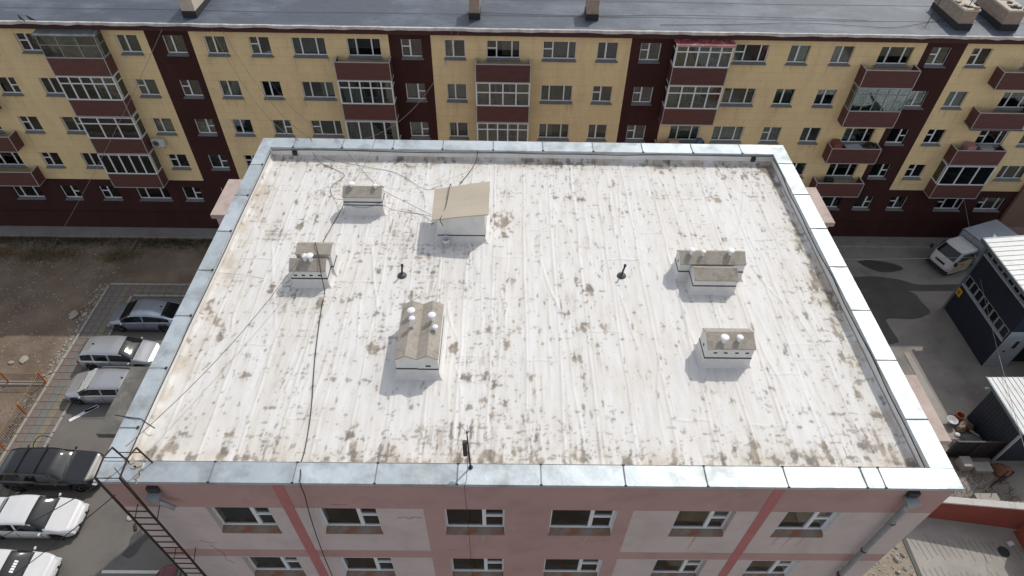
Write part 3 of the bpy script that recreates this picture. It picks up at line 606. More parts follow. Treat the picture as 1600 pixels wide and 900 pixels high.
D = np.maximum(D, np.clip((ZN(FN) + 1.9*ROWL*DM + .55*DM - 2.45)/.8, 0, 1)*.95)
D = np.maximum(D, np.clip((ZN(FN2) + 1.7*COLL*DM + .6*DM - 2.3)/.9, 0, 1)*.95)
STK = fbm(X*3.0, Y*.35, .30, 461, 4); D = np.maximum(D, np.clip((ZN(STK) + 1.1*DM - 2.2)/1.6, 0, 1)*.40)
EDG = np.clip(1-np.minimum(np.minimum(Y-.58, (20.0-X)*.8), (13.98-Y)*1.4)/1.2, 0, 1)
D = np.maximum(D, np.clip((ZN(AN*.6+SCR*.4) + 2.3*EDG*CL - 2.2)/.6, 0, 1)*.85)
for row in np.arange(.8, 13.9, .225):              # rows of short prints across
    x_ = .6; lane = rg.choice([.1, .3, .8, 1.6])
    while x_ < 19.9:
        x_ += rg.exponential(.12)+.07
        if rg.random() < dens(x_, row)*lane: stamp(x_, row+rg.normal(0, .028), rg.uniform(.03, .085), rg.uniform(.018, .042), rg.normal(.1, .35), rg.uniform(.65, 1), .5)
for k in range(2500):
    x_, y_ = rg.uniform(.5, 20), rg.uniform(.6, 13.9)
    if rg.random() < dens(x_, y_)*.8: stamp(x_, y_, rg.uniform(.008, .035), rg.uniform(.008, .05), rg.normal(0, .4), rg.uniform(.25, .85), .8)
for k in range(60):
    x_, y_ = rg.uniform(.6, 19.8), rg.uniform(.7, 13.8)
    if rg.random() < dens(x_, y_): stamp(x_, y_, rg.uniform(.05, .13), rg.uniform(.04, .12), rg.uniform(0, 3), rg.uniform(.3, .7), 1.0)
# soft grime gathered along the foot of the parapet
edge = np.minimum(np.minimum(X-.43, 20.0-X), np.minimum(Y-.58, 13.98-Y))
grime = .10*np.clip(ZN(STK)-.2, 0, 1.5) + np.clip(1-edge/.9, 0, 1)*np.clip(fbm(X, Y, .45, 55, 4)*2.4-.9, 0, 1)*1.0 + .22*np.clip(fbm(X, Y, 1.4, 83, 4)*3-1.7, 0, 1) + np.clip(1-edge/.09, 0, 1)*.12
# foot-worn marks drag out a little along the fall of the roof
TAIL = sum(np.roll(D, k, 0)*math.exp(-abs(k)/5.0) for k in range(-9, 10))/6.5
D = np.clip(np.maximum(D*.86, 0)*.78 + TAIL*.42, 0, 1)
# upstand: membrane turned up at the parapet foot, and pulled up round the vent boxes
H += .10*np.clip(1-edge/.10, 0, 1)**2
ZRF = ZR+H
m = bpy.data.materials.new('white_roof_membrane'); m.use_nodes = True; nt = m.node_tree; N = nt.nodes; Lk = nt.links; bs = N['Principled BSDF']
bs.inputs['Roughness'].default_value = .62; bs.inputs['Specular IOR Level'].default_value = .25
tc = N.new('ShaderNodeTexCoord'); a1 = N.new('ShaderNodeAttribute'); a1.attribute_name = 'dirt'; a2 = N.new('ShaderNodeAttribute'); a2.attribute_name = 'grime'
nz = N.new('ShaderNodeTexNoise'); nz.inputs['Scale'].default_value = .9; nz.inputs['Detail'].default_value = 7; Lk.new(tc.outputs['Object'], nz.inputs['Vector'])
a3 = N.new('ShaderNodeAttribute'); a3.attribute_name = 'tone'; rp = N.new('ShaderNodeValToRGB'); rp.color_ramp.elements[0].position = .25; rp.color_ramp.elements[1].position = .8
rp.color_ramp.elements[0].color = (.63, .60, .55, 1); rp.color_ramp.elements[1].color = (.71, .70, .685, 1); Lk.new(a3.outputs['Fac'], rp.inputs[0])
mp = N.new('ShaderNodeMapping'); mp.inputs['Scale'].default_value = (7, .6, 1); Lk.new(tc.outputs['Object'], mp.inputs['Vector'])
n2 = N.new('ShaderNodeTexNoise'); n2.inputs['Scale'].default_value = 1.0; n2.inputs['Detail'].default_value = 5; Lk.new(mp.outputs[0], n2.inputs['Vector'])
r2 = N.new('ShaderNodeValToRGB'); r2.color_ramp.elements[0].position = .45; r2.color_ramp.elements[1].position = .75; r2.color_ramp.elements[1].color = (.35, .35, .35, 1); Lk.new(n2.outputs['Fac'], r2.inputs[0])
mxa = N.new('ShaderNodeMixRGB'); mxa.inputs[2].default_value = (.52, .49, .44, 1); Lk.new(r2.outputs[0], mxa.inputs[0]); Lk.new(rp.outputs[0], mxa.inputs[1])
mxb = N.new('ShaderNodeMixRGB'); mxb.inputs[2].default_value = (.47, .40, .315, 1); Lk.new(a2.outputs['Fac'], mxb.inputs[0]); Lk.new(mxa.outputs[0], mxb.inputs[1])
n5 = N.new('ShaderNodeTexNoise'); n5.inputs['Scale'].default_value = 3.5; Lk.new(tc.outputs['Object'], n5.inputs['Vector'])
r5 = N.new('ShaderNodeValToRGB'); r5.color_ramp.elements[0].color = (.14, .12, .098, 1); r5.color_ramp.elements[1].color = (.32, .26, .195, 1); r5.color_ramp.elements[0].position = .4; r5.color_ramp.elements[1].position = .6; Lk.new(n5.outputs['Fac'], r5.inputs[0])
mxc = N.new('ShaderNodeMixRGB'); Lk.new(r5.outputs[0], mxc.inputs[2]); Lk.new(mxb.outputs[0], mxc.inputs[1]); Lk.new(a1.outputs['Fac'], mxc.inputs[0])
Lk.new(mxc.outputs[0], bs.inputs['Base Color'])
n6 = N.new('ShaderNodeTexNoise'); n6.inputs['Scale'].default_value = 22; n6.inputs['Detail'].default_value = 4; Lk.new(tc.outputs['Object'], n6.inputs['Vector'])
bp = N.new('ShaderNodeBump'); bp.inputs['Strength'].default_value = .3; bp.inputs['Distance'].default_value = .012; Lk.new(n6.outputs['Fac'], bp.inputs['Height']); Lk.new(bp.outputs[0], bs.inputs['Normal'])
MATS['membrane'] = m
grid_sheet('roof_membrane', X, Y, ZRF, m, {'dirt': np.clip(D, 0, 1)*.88, 'grime': np.clip(grime, 0, .8), 'tone': TONE}, pink, off=(W/2, L/2, 0))

# projecting bays at the top storey on both flanks
def bay(x0, x1, y0, y1, top, lab=None):
    b = MB(); b.cbox(x0, x1, y0, y1, 14.82, 15.0, .015); o = b.build('bay_roof_slab', top, pink)
    if lab: o['label'] = lab
    b = MB(); b.box(x0+.12*(1 if x0 < 0 else 0), x1-.12*(0 if x0 < 0 else 1), y0+.12, y1-.12, 0, 14.82); b.build('bay_wall', M_LILAC, pink)
M_PSLAB = mat('pinkish_slab', (.46, .37, .33), rough=.9, var=.14, scale=1.5, stain=(.28, .22, .18), stain_scale=2, stain_amt=.5)
bay(-1.24, -.02, 11.02, 13.22, M_PSLAB); bay(20.52, 21.78, 11.02, 13.2, M_PSLAB); bay(20.52, 21.7, 1.88, 4.1, M_PSLAB)
bay(-1.24, -.02, 1.86, 4.11, mat('dark_felt_slab', (.12, .115, .105), rough=.9, var=.25, stain=(.30, .27, .22), stain_scale=1.6, stain_amt=.6), 'bay roof covered with dark felt')
# ================================================================== THINGS ON THE WHITE ROOF
def pipe_cap(parent, x, y, z0, z1, r=.055, cr=.115, dark=False, nm='vent_pipe'):
    p = MB().lathe([(r, z0), (r, z1)], x, y, 0, 12).build(nm, M_WPAINT if not dark else M_IRON, parent, smooth=False)
    o = Vector(world_loc(parent))
    q = MB().lathe([(cr*.97, z1-.006), (cr, z1+.006), (cr*.96, z1+.016), (cr*.6, z1+.032), (.004, z1+.040)], x, y, 0, 16)
    c = q.build('cap', M_WPAINT, p, off=o, smooth=True)
    return p
def vent_box(label, x0, x1, y0, y1, eave, ridge, bandz, ridge_y=None, holes=(), side_holes=(), oh=.03, cat='roof vent', base=ZR, cap_t=.035, group='vent boxes on the white roof', root=None):
    if root is None: root = thing('roof_vent_box', ((x0+x1)/2, (y0+y1)/2, base), label, cat, group)
    ry = ridge_y if ridge_y else (y0+y1)/2
    b = MB(); b.prism([(y0, base-.05), (y1, base-.05), (y1, eave), (ry, ridge), (y0, eave)], 0, x0, x1); b.build('wall', M_VENTW, root)
    b = MB(); b.prism([(y0-oh, eave-.01), (ry, ridge+.003), (ry, ridge+cap_t), (y0-oh, eave+cap_t*.8)], 0, x0-.01, x1+.01)
    b.prism([(y1+oh, eave-.01), (y1+oh, eave+cap_t*.8), (ry, ridge+cap_t), (ry, ridge+.003)], 0, x0-.01, x1+.01); b.build('mortar_cap', M_TAN, root)
    band = MB(); t = .012
    for (a, b_, c, d) in ((x0-t, x1+t, y0-t, y0), (x0-t, x1+t, y1, y1+t), (x0-t, x0, y0, y1), (x1, x1+t, y0, y1)): band.box(a, b_, c, d, bandz-.022, bandz+.022)
    band.build('bitumen_band', M_BAND, root)
    up_ = MB(); f = .10; z1 = bandz-.017
    def ring(e, z): return [(x0-e, y0-e, z), (x1+e, y0-e, z), (x1+e, y1+e, z), (x0-e, y1+e, z)]
    rs = [ring(f, base-.01), ring(f*.35, base+.07), ring(.011, base+.16), ring(.008, z1)]
    for k in range(3):
        for i in range(4): up_.quad(rs[k][i], rs[k][(i+1) % 4], rs[k+1][(i+1) % 4], rs[k+1][i])
    up_.build('upstand', M_VENTW, root)
    for (hx, hz) in holes: MB().box(hx-.05, hx+.05, y0-.002, y0+.05, hz-.03, hz+.03).build('opening', M_HOLE, root)
    for (hy, hz) in side_holes: MB().box(x0-.002, x0+.05, hy-.04, hy+.04, hz-.05, hz+.05).build('opening', M_HOLE, root)
    return root
# F: right front
F_ = vent_box('single gabled vent box at the right front with two caps and four openings', 15.22, 16.53, 3.93, 4.62, 16.32, 16.50, 15.91, 4.36, holes=[(15.47, 16.13), (15.76, 16.13), (16.07, 16.13), (16.36, 16.13)], side_holes=[(4.25, 16.1)])
pipe_cap(F_, 15.66, 4.10, 16.38, 16.60, .06, .12); pipe_cap(F_, 16.09, 4.13, 16.38, 16.58, .05, .095)
# E: right back, a long box and a shorter one in front
E_ = vent_box('stepped pair of gabled vent boxes at the right back with three caps', 15.12, 17.18, 7.42, 8.02, 16.22, 16.42, 15.9, 7.78, side_holes=[(7.7, 16.1)])
vent_box('', 15.47, 16.80, 6.80, 7.40, 16.12, 16.33, 15.88, 7.12, root=E_)
pipe_cap(E_, 15.47, 7.70, 16.3, 16.58, .055, .11); pipe_cap(E_, 15.83, 7.66, 16.3, 16.54, .04, .075); pipe_cap(E_, 16.70, 7.70, 16.3, 16.57, .055, .12)
# C: left, low box in front of a higher one
C_ = vent_box('pair of small gabled vent boxes at the left with black cables over them', 2.95, 4.06, 6.90, 7.42, 16.22, 16.44, 15.9, 7.2, holes=[(3.10, 16.03), (3.34, 16.03), (3.58, 16.03), (3.84, 16.03)])
vent_box('', 3.06, 4.14, 7.44, 7.95, 16.42, 16.52, 15.9, 7.8, root=C_)
pipe_cap(C_, 3.42, 7.18, 16.4, 16.60, .06, .10); pipe_cap(C_, 3.60, 7.16, 16.4, 16.63, .06, .12)
# A: back left, gabled, two bands
A_ = vent_box('low gabled vent box nearest the back parapet with two black bands', 3.93, 5.27, 10.50, 11.02, 16.30, 16.50, 16.09, 10.84)
b = MB(); b.box(3.92, 5.29, 10.478, 10.492, 15.95, 15.98); b.build('bitumen_band', M_BAND, A_)
pipe_cap(A_, 4.22, 10.84, 16.4, 16.63, .055, .12); pipe_cap(A_, 5.04, 10.80, 16.4, 16.60, .045, .085)
# D: centre, two ridges running away from the camera
D_ = thing('roof_vent_box', (7.22, 4.3, ZR), 'twin ridged vent box with four mushroom caps mid roof', 'roof vent', 'vent boxes on the white roof')
y0, y1 = 3.42, 5.38
prof = [(6.66, 16.34), (6.95, 16.50), (7.235, 16.36), (7.53, 16.52), (7.80, 16.36)]
b = MB(); b.prism([(6.66, ZR-.05), (7.80, ZR-.05)]+prof[::-1], 1, y0, y1); b.build('wall', M_VENTW, D_)
b = MB()
for i in range(4):
    (a, za), (c, zc) = prof[i], prof[i+1]; a2 = a-.02 if i == 0 else a; c2 = c+.02 if i == 3 else c
    b.prism([(a2, za), (c2, zc), (c2, zc+.035), (a2, za+.035)], 1, y0-.03, y1+.03)
b.build('mortar_cap', M_TAN, D_)
b = MB(); b.box(6.648, 7.232, y0-.013, y0, 15.93, 15.965); b.box(7.238, 7.812, y0-.013, y0, 15.91, 15.945); b.box(7.80, 7.812, y0, y1, 15.91, 15.945); b.box(6.648, 6.66, y0, y1, 15.93, 15.965); b.build('bitumen_band', M_BAND, D_)
up_ = MB()
def ring(e, z): return [(6.66-e, y0-e, z), (7.80+e, y0-e, z), (7.80+e, y1+e, z), (6.66-e, y1+e, z)]
rs = [ring(.12, ZR-.01), ring(.04, ZR+.08), ring(.010, ZR+.2), ring(.007, 15.9)]
for k in range(3):
    for i in range(4): up_.quad(rs[k][i], rs[k][(i+1) % 4], rs[k+1][(i+1) % 4], rs[k+1][i])
up_.build('upstand', M_VENTW, D_)
MB().box(7.46, 7.60, y0-.004, y0+.05, 16.03, 16.09).build('opening', M_HOLE, D_)
pipe_cap(D_, 6.97, 4.86, 16.4, 16.72, .05, .115); pipe_cap(D_, 7.05, 4.44, 16.4, 16.86, .045, .09); pipe_cap(D_, 7.57, 4.66, 16.4, 16.76, .05, .115); pipe_cap(D_, 7.68, 4.33, 16.38, 16.64, .04, .085)
# B: stair hatch housing with its sloping slab
B_ = thing('roof_hatch_house', (8.1, 9.8, ZR), 'largest white box on the roof under one sloping pale slab', 'roof hatch')
b = MB(); X0, X1, Y0, Y1 = 7.31, 8.90, 9.12, 10.45
b.prism([(X0, ZR-.05), (X1, ZR-.05), (X1, 16.74), (X0, 16.52)], 1, Y0, Y1); b.build('wall', M_VENTW, B_)
M_SLAB = mat('pale_tan_slab', (.47, .41, .33), rough=.93, var=.08, scale=1.2, fine=14, bump=.4, bscale=20, stain=(.44, .365, .28), stain_scale=1.2, stain_amt=.5, stretch=(.5, 2, 1))
b = MB(); n_ = 6
def slab_pt(i, j, top):
    u, v = i/n_, j/n_; x = 7.16+1.87*u-.05*v*(1-u); y = 9.03+1.66*v+.12*u*v
    z = 16.50+.27*u+.02*math.sin(v*6+u*3)+(.045 if top else 0); return (x, y, z)
for i in range(n_):
    for j in range(n_):
        b.quad(slab_pt(i, j, 1), slab_pt(i+1, j, 1), slab_pt(i+1, j+1, 1), slab_pt(i, j+1, 1)); b.quad(slab_pt(i, j, 0), slab_pt(i, j+1, 0), slab_pt(i+1, j+1, 0), slab_pt(i+1, j, 0))
for k in range(n_):
    b.quad(slab_pt(k, 0, 0), slab_pt(k+1, 0, 0), slab_pt(k+1, 0, 1), slab_pt(k, 0, 1)); b.quad(slab_pt(k, n_, 0), slab_pt(k, n_, 1), slab_pt(k+1, n_, 1), slab_pt(k+1, n_, 0))
    b.quad(slab_pt(0, k, 0), slab_pt(0, k, 1), slab_pt(0, k+1, 1), slab_pt(0, k+1, 0)); b.quad(slab_pt(n_, k, 0), slab_pt(n_, k+1, 0), slab_pt(n_, k+1, 1), slab_pt(n_, k, 1))
b.build('sloping_slab', M_SLAB, B_)
b = MB(); b.box(X0-.012, X1, Y0-.013, Y0, 15.80, 15.835); b.box(X1, X1+.012, Y0-.013, Y1, 15.80, 15.835); b.box(X0-.012, X0, Y0, Y1, 15.80, 15.835); b.build('bitumen_band', M_BAND, B_)
up_ = MB()
def ring(e, z): return [(X0-e, Y0-e, z), (X1+e, Y0-e, z), (X1+e, Y1+e, z), (X0-e, Y1+e, z)]
rs = [ring(.15, ZR-.01), ring(.05, ZR+.06), ring(.01, ZR+.15), ring(.008, 15.80)]
for k in range(3):
    for i in range(4): up_.quad(rs[k][i], rs[k][(i+1) % 4], rs[k+1][(i+1) % 4], rs[k+1][i])
up_.build('upstand', M_VENTW, B_)
# bucket
bk = thing('bucket', (7.60, 8.86, ZR+.005), 'white plastic bucket standing against the front of the largest roof box', 'bucket')
q = MB().lathe([(.105, 0), (.108, .02), (.128, .20), (.136, .205), (.130, .22), (.142, .33), (.150, .335), (.150, .35), (.138, .35), (.118, .03), (.002, .028)], 0, 0, 0, 20); q.build('pail', mat('white_plastic', (.66, .66, .72), rough=.4, var=.05, bump=0), bk, off=(0, 0, 0), smooth=True)
MB().tube(smooth_path([(-.15, 0, .31), (-.12, -.10, .27), (0, -.165, .20), (.12, -.10, .27), (.15, 0, .31)], 4), .004, 5).build('handle', M_IRON, bk, off=(0, 0, 0))
# black plastic drain vents
for (x, y, lab) in ((6.28, 7.42, 'black plastic vent pipe on a round collar, left of the two on the open roof'), (13.36, 7.53, 'black plastic vent pipe on a round collar, right of the two on the open roof')):
    v = thing('vent_pipe', (x, y, ZR), lab, 'vent pipe', 'black vent pipes')
    MB().lathe([(.15, .0), (.145, .03), (.09, .055), (.05, .09)], 0, 0, 0, 18).build('collar', mat('grey_collar', (.06, .065, .07), rough=.5), v, off=(0, 0, 0), smooth=True)
    tilt = .05
    MB().tube([(0, 0, .05), (tilt*.5, 0, .28), (tilt, .0, .42)], .030, 10).build('pipe', M_RUB, v, off=(0, 0, 0), smooth=True)
    MB().lathe([(.03, 0), (.045, .01), (.045, .075), (.02, .09)], tilt, 0, .42, 12).build('cap', M_RUB, v, off=(0, 0, 0), smooth=True)
# antenna mast on the front parapet
am = thing('antenna_mast', (8.82, .44, ZT+.01), 'dark metal mast with a small box and whip aerials standing on the front parapet', 'antenna')
MB().tube([(0, 0, 0), (-.02, 0, .7), (-.03, .0, 1.30), (-.04, 0, 1.62)], [.022, .02, .016, .010], 8).build('pole', M_IRON, am, off=(0, 0, 0))
MB().lathe([(.06, 0), (.055, .02), (.025, .035)], 0, 0, 0, 10).build('base_plate', M_IRON, am, off=(0, 0, 0))
MB().cbox(-.15, -.05, -.05, .04, .60, 1.18, .008).box(-.06, -.01, -.012, .012, .66, .70).box(-.06, -.01, -.012, .012, 1.08, 1.12).build('equipment_box', mat('dark_box', (.045, .04, .036), rough=.6, var=.3), am, off=(0, 0, 0))
b = MB()
for (dx, dy, dz) in ((-.10, .02, .30), (.02, 0, .38), (.12, -.01, .26), (.08, .10, .20), (-.05, -.1, .22)): b.tube([(-.035, 0, 1.5), (-.035+dx, dy, 1.5+dz)], .0055, 5)
b.tube([(.02, 0, 1.74), (.12, 0, 1.78)], .008, 5); b.build('aerial_rods', mat('aerial_metal', (.20, .17, .14), rough=.5, metal=.5), am, off=(0, 0, 0))

# roof ladder with cage hoop over the corner
ld = thing('ladder', (.75, -.28, 16), 'rusty black steel ladder climbing the front wall to the left roof corner', 'ladder')
M_LAD = mat('rusty_black_steel', (.040, .024, .019), rough=.65, metal=.2, var=.4, scale=5)
for sx in (.50, 1.05):
    MB().tube([(sx, -.28, 2.5), (sx, -.28, 16.72)], .029, 6).build('rail', M_LAD, ld)
    MB().tube([(sx, -.28, 16.72), (sx+.06, .15, 16.86), (sx+.12, .42, 16.82)], .022, 6).tube([(sx+.12, .42, 16.82), (sx+.14, .50, 15.98)], .022, 6).build('hoop_rail', M_LAD, ld)
rm = MB().tube([(-.275, 0, 0), (.275, 0, 0)], .018, 6).mesh('rung', M_LAD)
for i in range(34): inst('rung', rm, ld, Vector((.775, -.28, 15.05-i*.36))-world_loc(ld))
MB().tube([(.50, -.28, 16.70), (1.05, -.28, 16.70)], .012, 6).tube([(.56, .15, 16.84), (1.11, .15, 16.84)], .012, 6).tube([(.62, .42, 16.6), (1.17, .42, 16.6)], .012, 6).build('hoop_bar', M_LAD, ld)
b = MB()
for zz in (14.55, 11.9, 9.2):
    for sx in (.50, 1.05): b.tube([(sx, -.28, zz), (sx-.03, YW+.02, zz+.12)], .012, 5)
b.build('wall_bracket', M_LAD, ld)

# rainwater heads and pipes
def rain_head(x, z, label, full):
    t = thing('rainwater_pipe', (x, YW-.08, z), label, 'drainpipe', 'rainwater pipes')
    MB().box(x-.13, x+.13, YW-.10, YW, z+.06, z+.24).build('outlet_box', mat('dark_steel_outlet', (.06, .06, .06), metal=.4, rough=.5), t)
    q = MB(); q.prism([(x-.16, z+.02), (x+.16, z+.02), (x+.10, z-.20), (x-.10, z-.20)], 1, YW-.26, YW-.03); q.build('funnel', M_GALV2, t)
    if full:
        pts = [(x+.0, YW-.15, z-.18), (x+.0, YW-.16, z-.5), (x+.02, YW-.16, z-2.4), (x+.06, YW-.16, z-4.2), (x+.08, YW-.16, .4)]
        MB().tube(pts[:4]+[(x+.08, YW-.16, 8), (x+.08, YW-.16, .4)], .078, 12).build('downpipe', M_GALV2, t, smooth=True)
        b = MB()
        for k in range(8): b.lathe([(.088, 0), (.088, .06)], x+.02+.01*k*.6, YW-.16, z-1.2-1.75*k, 12)
        b.build('pipe_clamp', mat('dark_clamp', (.08, .085, .09), metal=.5, rough=.5), t)
        p = MB()
        for k in range(4): p.tube([(x+.06+.02*k, YW-.16, z-1.6-2.9*k), (x+.10+.02*k, YW+.03, z-1.6-2.9*k)], .012, 5)
        p.build('wall_bracket', M_IRON, t)
    else:
        MB().tube([(x, YW-.15, z-.18), (x+.05, YW-.16, z-.3), (x+.35, YW-.2, z-.52)], .065, 12).build('outlet_pipe', M_GALV2, t, smooth=True)
M_GALV2 = mat('dull_galvanised', (.34, .365, .385), rough=.5, metal=.45, var=.12, scale=2)
rain_head(19.52, 15.50, 'long grey galvanised drainpipe with a funnel head at the right end of the front wall', True)
rain_head(1.22, 15.42, 'short galvanised spout with a funnel head beside the top of the ladder', False)

# ------------------------------------------------ cables
zr = ZR+.03
cable('cable', [(3.95, 10.44, 16.08), (3.80, 10.6, 15.75), (3.65, 10.3, zr), (3.50, 9.4, zr), (3.38, 8.7, zr), (3.50, 8.2, 15.9), (3.62, 7.82, 16.58), (3.78, 7.4, 16.46), (3.86, 7.16, 16.49), (3.93, 6.85, 16.25), (3.97, 6.6, zr), (4.0, 6.1, zr), (4.11, 4.97, zr), (4.26, 3.8, zr), (4.50, 2.3, zr), (4.60, 1.15, zr), (4.70, .55, 15.9), (4.82, .2, 16.06), (4.85, -.03, 16.03), (4.85, -.06, 15.5), (4.74, -.05, 14.4), (4.62, -.05, 12.5), (4.54, -.05, 10), (4.5, -.05, 5)], .013, M_CABLE, 'thick black cable running the length of the roof and down the front wall')
cable('cable', [(8.45, 13.9, 15.98), (8.42, 13.8, 15.65), (8.22, 13.2, zr), (7.93, 12.5, zr), (7.72, 12.0, zr), (7.66, 11.2, 16.2), (7.66, 10.75, 16.72), (7.60, 9.9, 16.64), (7.52, 9.3, 16.60), (7.44, 9.0, 16.58), (7.54, 8.95, 16.35)], .014, M_CABLE, 'thick black cable from the back parapet over the slab of the largest roof box')
cable('cable', [(1.31, 14.5, 16.05), (1.95, 14.05, 15.8), (2.36, 13.6, zr), (3.35, 12.9, zr), (3.42, 12.6, zr), (3.15, 12.2, zr), (3.12, 11.8, zr), (3.35, 11.35, zr), (3.95, 10.75, 16.0)], .009, M_WIRE, 'thin dark wire curling over the membrane to the back left vent box')
cable('cable', [(1.94, 14.4, 16.05), (2.5, 13.9, zr), (4.12, 13.35, zr), (5.4, 12.95, zr), (6.6, 11.8, 15.7), (7.25, 10.72, 16.66)], .008, M_WIRE, 'thin dark wire lying across the roof to the far left corner of the largest box')
cable('cable', [(5.2, 10.9, 16.4), (5.42, 11.0, 16.1), (6.1, 10.9, 15.75), (7.0, 10.3, 15.72), (7.3, 10.1, 15.9)], .008, M_WIRE, 'upper of the two thin wires between the back left vent box and the largest box')
cable('cable', [(5.3, 10.5, 15.98), (5.6, 10.6, 15.68), (6.1, 10.6, zr), (6.6, 10.5, zr), (7.28, 10.1, 15.75)], .008, M_WIRE, 'lower of the two thin wires between the back left vent box and the largest box')
cable('cable', [(4.0, 10.46, 16.08), (4.3, 10.44, 15.93), (4.7, 10.44, 15.90), (5.2, 10.46, 16.07)], .007, M_WIRE, 'slack wire drooping across the front of the back left vent box')
cable('cable', [(5.06, 10.85, 16.62)]+[(5.8, 11.2, 16.1), (6.8, 12.0, 15.75), (8.2, 12.9, 15.75), (8.9, 13.6, 15.8)], .005, M_WIREL, 'faint pale wire from the back left vent box towards the back parapet')
cable('cable', [tuple(p) for p in sag((3.42, 7.18, 16.70), (.74, .60, 16.55), .35)], .009, M_WIRE, 'long straight wire from the left vent box to the ladder hoop')
cable('cable', [(3.10, 6.86, 16.2), (2.6, 7.0, zr), (1.5, 7.3, zr), (.5, 7.3, 15.7)], .005, M_WIREL, 'faint pale wire from the left vent box to the left parapet')
cable('cable', [(-.25, 1.80, 16.02), (.2, 1.72, 16.03), (.42, 1.70, 16.02), (.52, 1.68, 15.85), (.7, 1.62, 15.7)], .014, M_CABLE, 'short black cable end poking over the left steel coping')
cable('cable', [tuple(p) for p in sag((.78, .0, 16.65), (.98, -.30, 9), .0, 6)]+[(1.0, -.25, 3)], .010, M_CABLE, 'black cable hanging down through the ladder')
cable('cable', [(8.80, .40, 16.9), (8.74, .1, 16.1), (8.70, -.04, 16.0), (8.70, -.03, 15.6), (8.72, -.02, 12), (8.72, -.02, 4)], .006, M_CABLE, 'thin black wire dropping from the antenna mast down the front wall')
# wires slung from the apartment eave
def overhead(a, b_, s, r, m, lab): cable('overhead_wire', [tuple(p) for p in sag(a, b_, s)], r, m, lab, 'wire', 'overhead wires')
overhead((-6.61, 27.2, 14.7), (1.31, 14.5, 16.06), 1.3, .012, M_WIRE, 'left of the wires slung from the yellow facade eave to the back left roof corner')
overhead((-6.05, 27.2, 14.7), (1.94, 14.45, 16.06), 1.0, .012, M_WIRE, 'wire slung from the yellow facade eave to the back parapet above the left roof corner')
overhead((-4.3, 27.5, 11.6), (2.89, 14.5, 16.07), .6, .009, M_WIRE, 'wire rising from a fourth floor window to the back parapet')
overhead((2.89, 14.5, 16.07), (5.04, 10.82, 16.62), .05, .008, M_WIRE, 'wire from the back parapet down to the right cap of the back left vent box')
overhead((4.44, 14.5, 16.07), (4.26, 10.84, 16.6), .12, .009, M_WIRE, 'wire from the back parapet down to the left cap of the back left vent box')
overhead((6.94, 27.2, 14.9), (4.01, 14.5, 16.07), 1.2, .008, M_WIRE, 'wire from the middle of the far eave to the back parapet')
overhead((6.48, 27.2, 14.9), (6.2, 27.3, 2), .0, .008, M_WIREL, 'pale wire hanging straight down the yellow facade')
overhead((-9.3, 27.2, 14.65), (-21.4, 25.5, .3), .3, .012, M_WIREL, 'pale wire running from the far eave down to the yard at the left')
overhead((.55, -.28, 16.5), (-16, .2, 6), .9, .012, M_CABLE, 'left of the two dark wires leaving the ladder over the white cars')
overhead((.60, -.28, 15.9), (-15, -1.5, 3), .6, .012, M_CABLE, 'right of the two dark wires leaving the ladder over the parking lot')
overhead((40.3, 27.3, 4.2), (33.6, 5.5, 3.2), .4, .012, M_WIREL, 'pale wire crossing the alley in front of the navy building')
overhead((40.3, 27.3, 14.8), (40.5, 27.4, 4.2), .0, .010, M_WIREL, 'pale wire hanging down the right part of the yellow facade')
overhead((20.6, 19.8, 5.0), (43, 22.6, 3.0), .2, .014, M_WIREL, 'pale cable stretched level across the alley near the truck')

# ================================================================== APARTMENT BLOCK
YA = 27.65
apt = thing('apartment_block', (8, YA, 0), 'long five storey yellow block with maroon bands, base and balconies', 'apartment building')
FZ = [2.52, 5.13, 7.74, 10.31, 12.97]; WH = 1.14
COLS = [(-36.6, -35.4), (-34.0, -32.8), (-31.6, -29.7), (-28.9, -27.0), (-23.75, -21.9), (-20.5, -19.33), (-17.9, -16.65), (-15.45, -13.3), (-12.33, -11.13), (-9.73, -8.57), (-7.42, -6.24), (-4.95, -3.81), (-2.57, -.68), (.53, 2.42),
        (3.57, 4.72), (6.0, 7.18), (8.38, 10.27), (11.56, 13.46), (14.64, 15.79), (17.08, 18.23), (19.75, 21.6), (22.45, 24.37), (25.56, 26.69), (28.04, 29.18), (30.7, 32.55), (33.55, 34.68), (35.9, 37.02), (39.2, 41.0), (42.0, 43.75)]
BANDS = [(-10.62, -8.17), (2.90, 5.26), (16.52, 19.05), (33.15, 35.42)]
def azone(x, z):
    if z < 4.22 or z > 14.42 or any(a < x < c for a, c in BANDS): return 'b'
    return 'y%d' % sum(x > c for a, c in BANDS)
ops = [(a, c, z, z+WH) for (a, c) in COLS for z in FZ]
facade(azone, ops, -45, 44.25, 0, 14.6, YA, .16, [v for p in BANDS for v in p if v > -50], [4.22, 14.42], apt, {'y': M_YELLOW, 'b': M_BROWN}, names={'y': 'yellow_wall', 'b': 'maroon_wall'})
b = MB(); b.quad((44.25, YA, 0), (44.25, 42, 0), (44.25, 42, 14.9), (44.25, YA, 14.9)); b.quad((-45, YA, 0), (-45, 42, 0), (-45, 42, 14.9), (-45, YA, 14.9)); b.quad((-45, 42, 0), (44.25, 42, 0), (44.25, 42, 14.9), (-45, 42, 14.9)); b.build('end_wall', M_YELLOW, apt)
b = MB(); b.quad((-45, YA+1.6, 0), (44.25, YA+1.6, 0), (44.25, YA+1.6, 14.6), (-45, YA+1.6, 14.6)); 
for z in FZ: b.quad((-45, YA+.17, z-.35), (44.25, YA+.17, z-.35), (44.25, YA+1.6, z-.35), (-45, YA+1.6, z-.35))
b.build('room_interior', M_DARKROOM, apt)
b = MB(); b.box(-45, 44.25, YA-.06, YA, 1.42, 1.50); b.build('plinth_ledge', M_BROWN, apt)
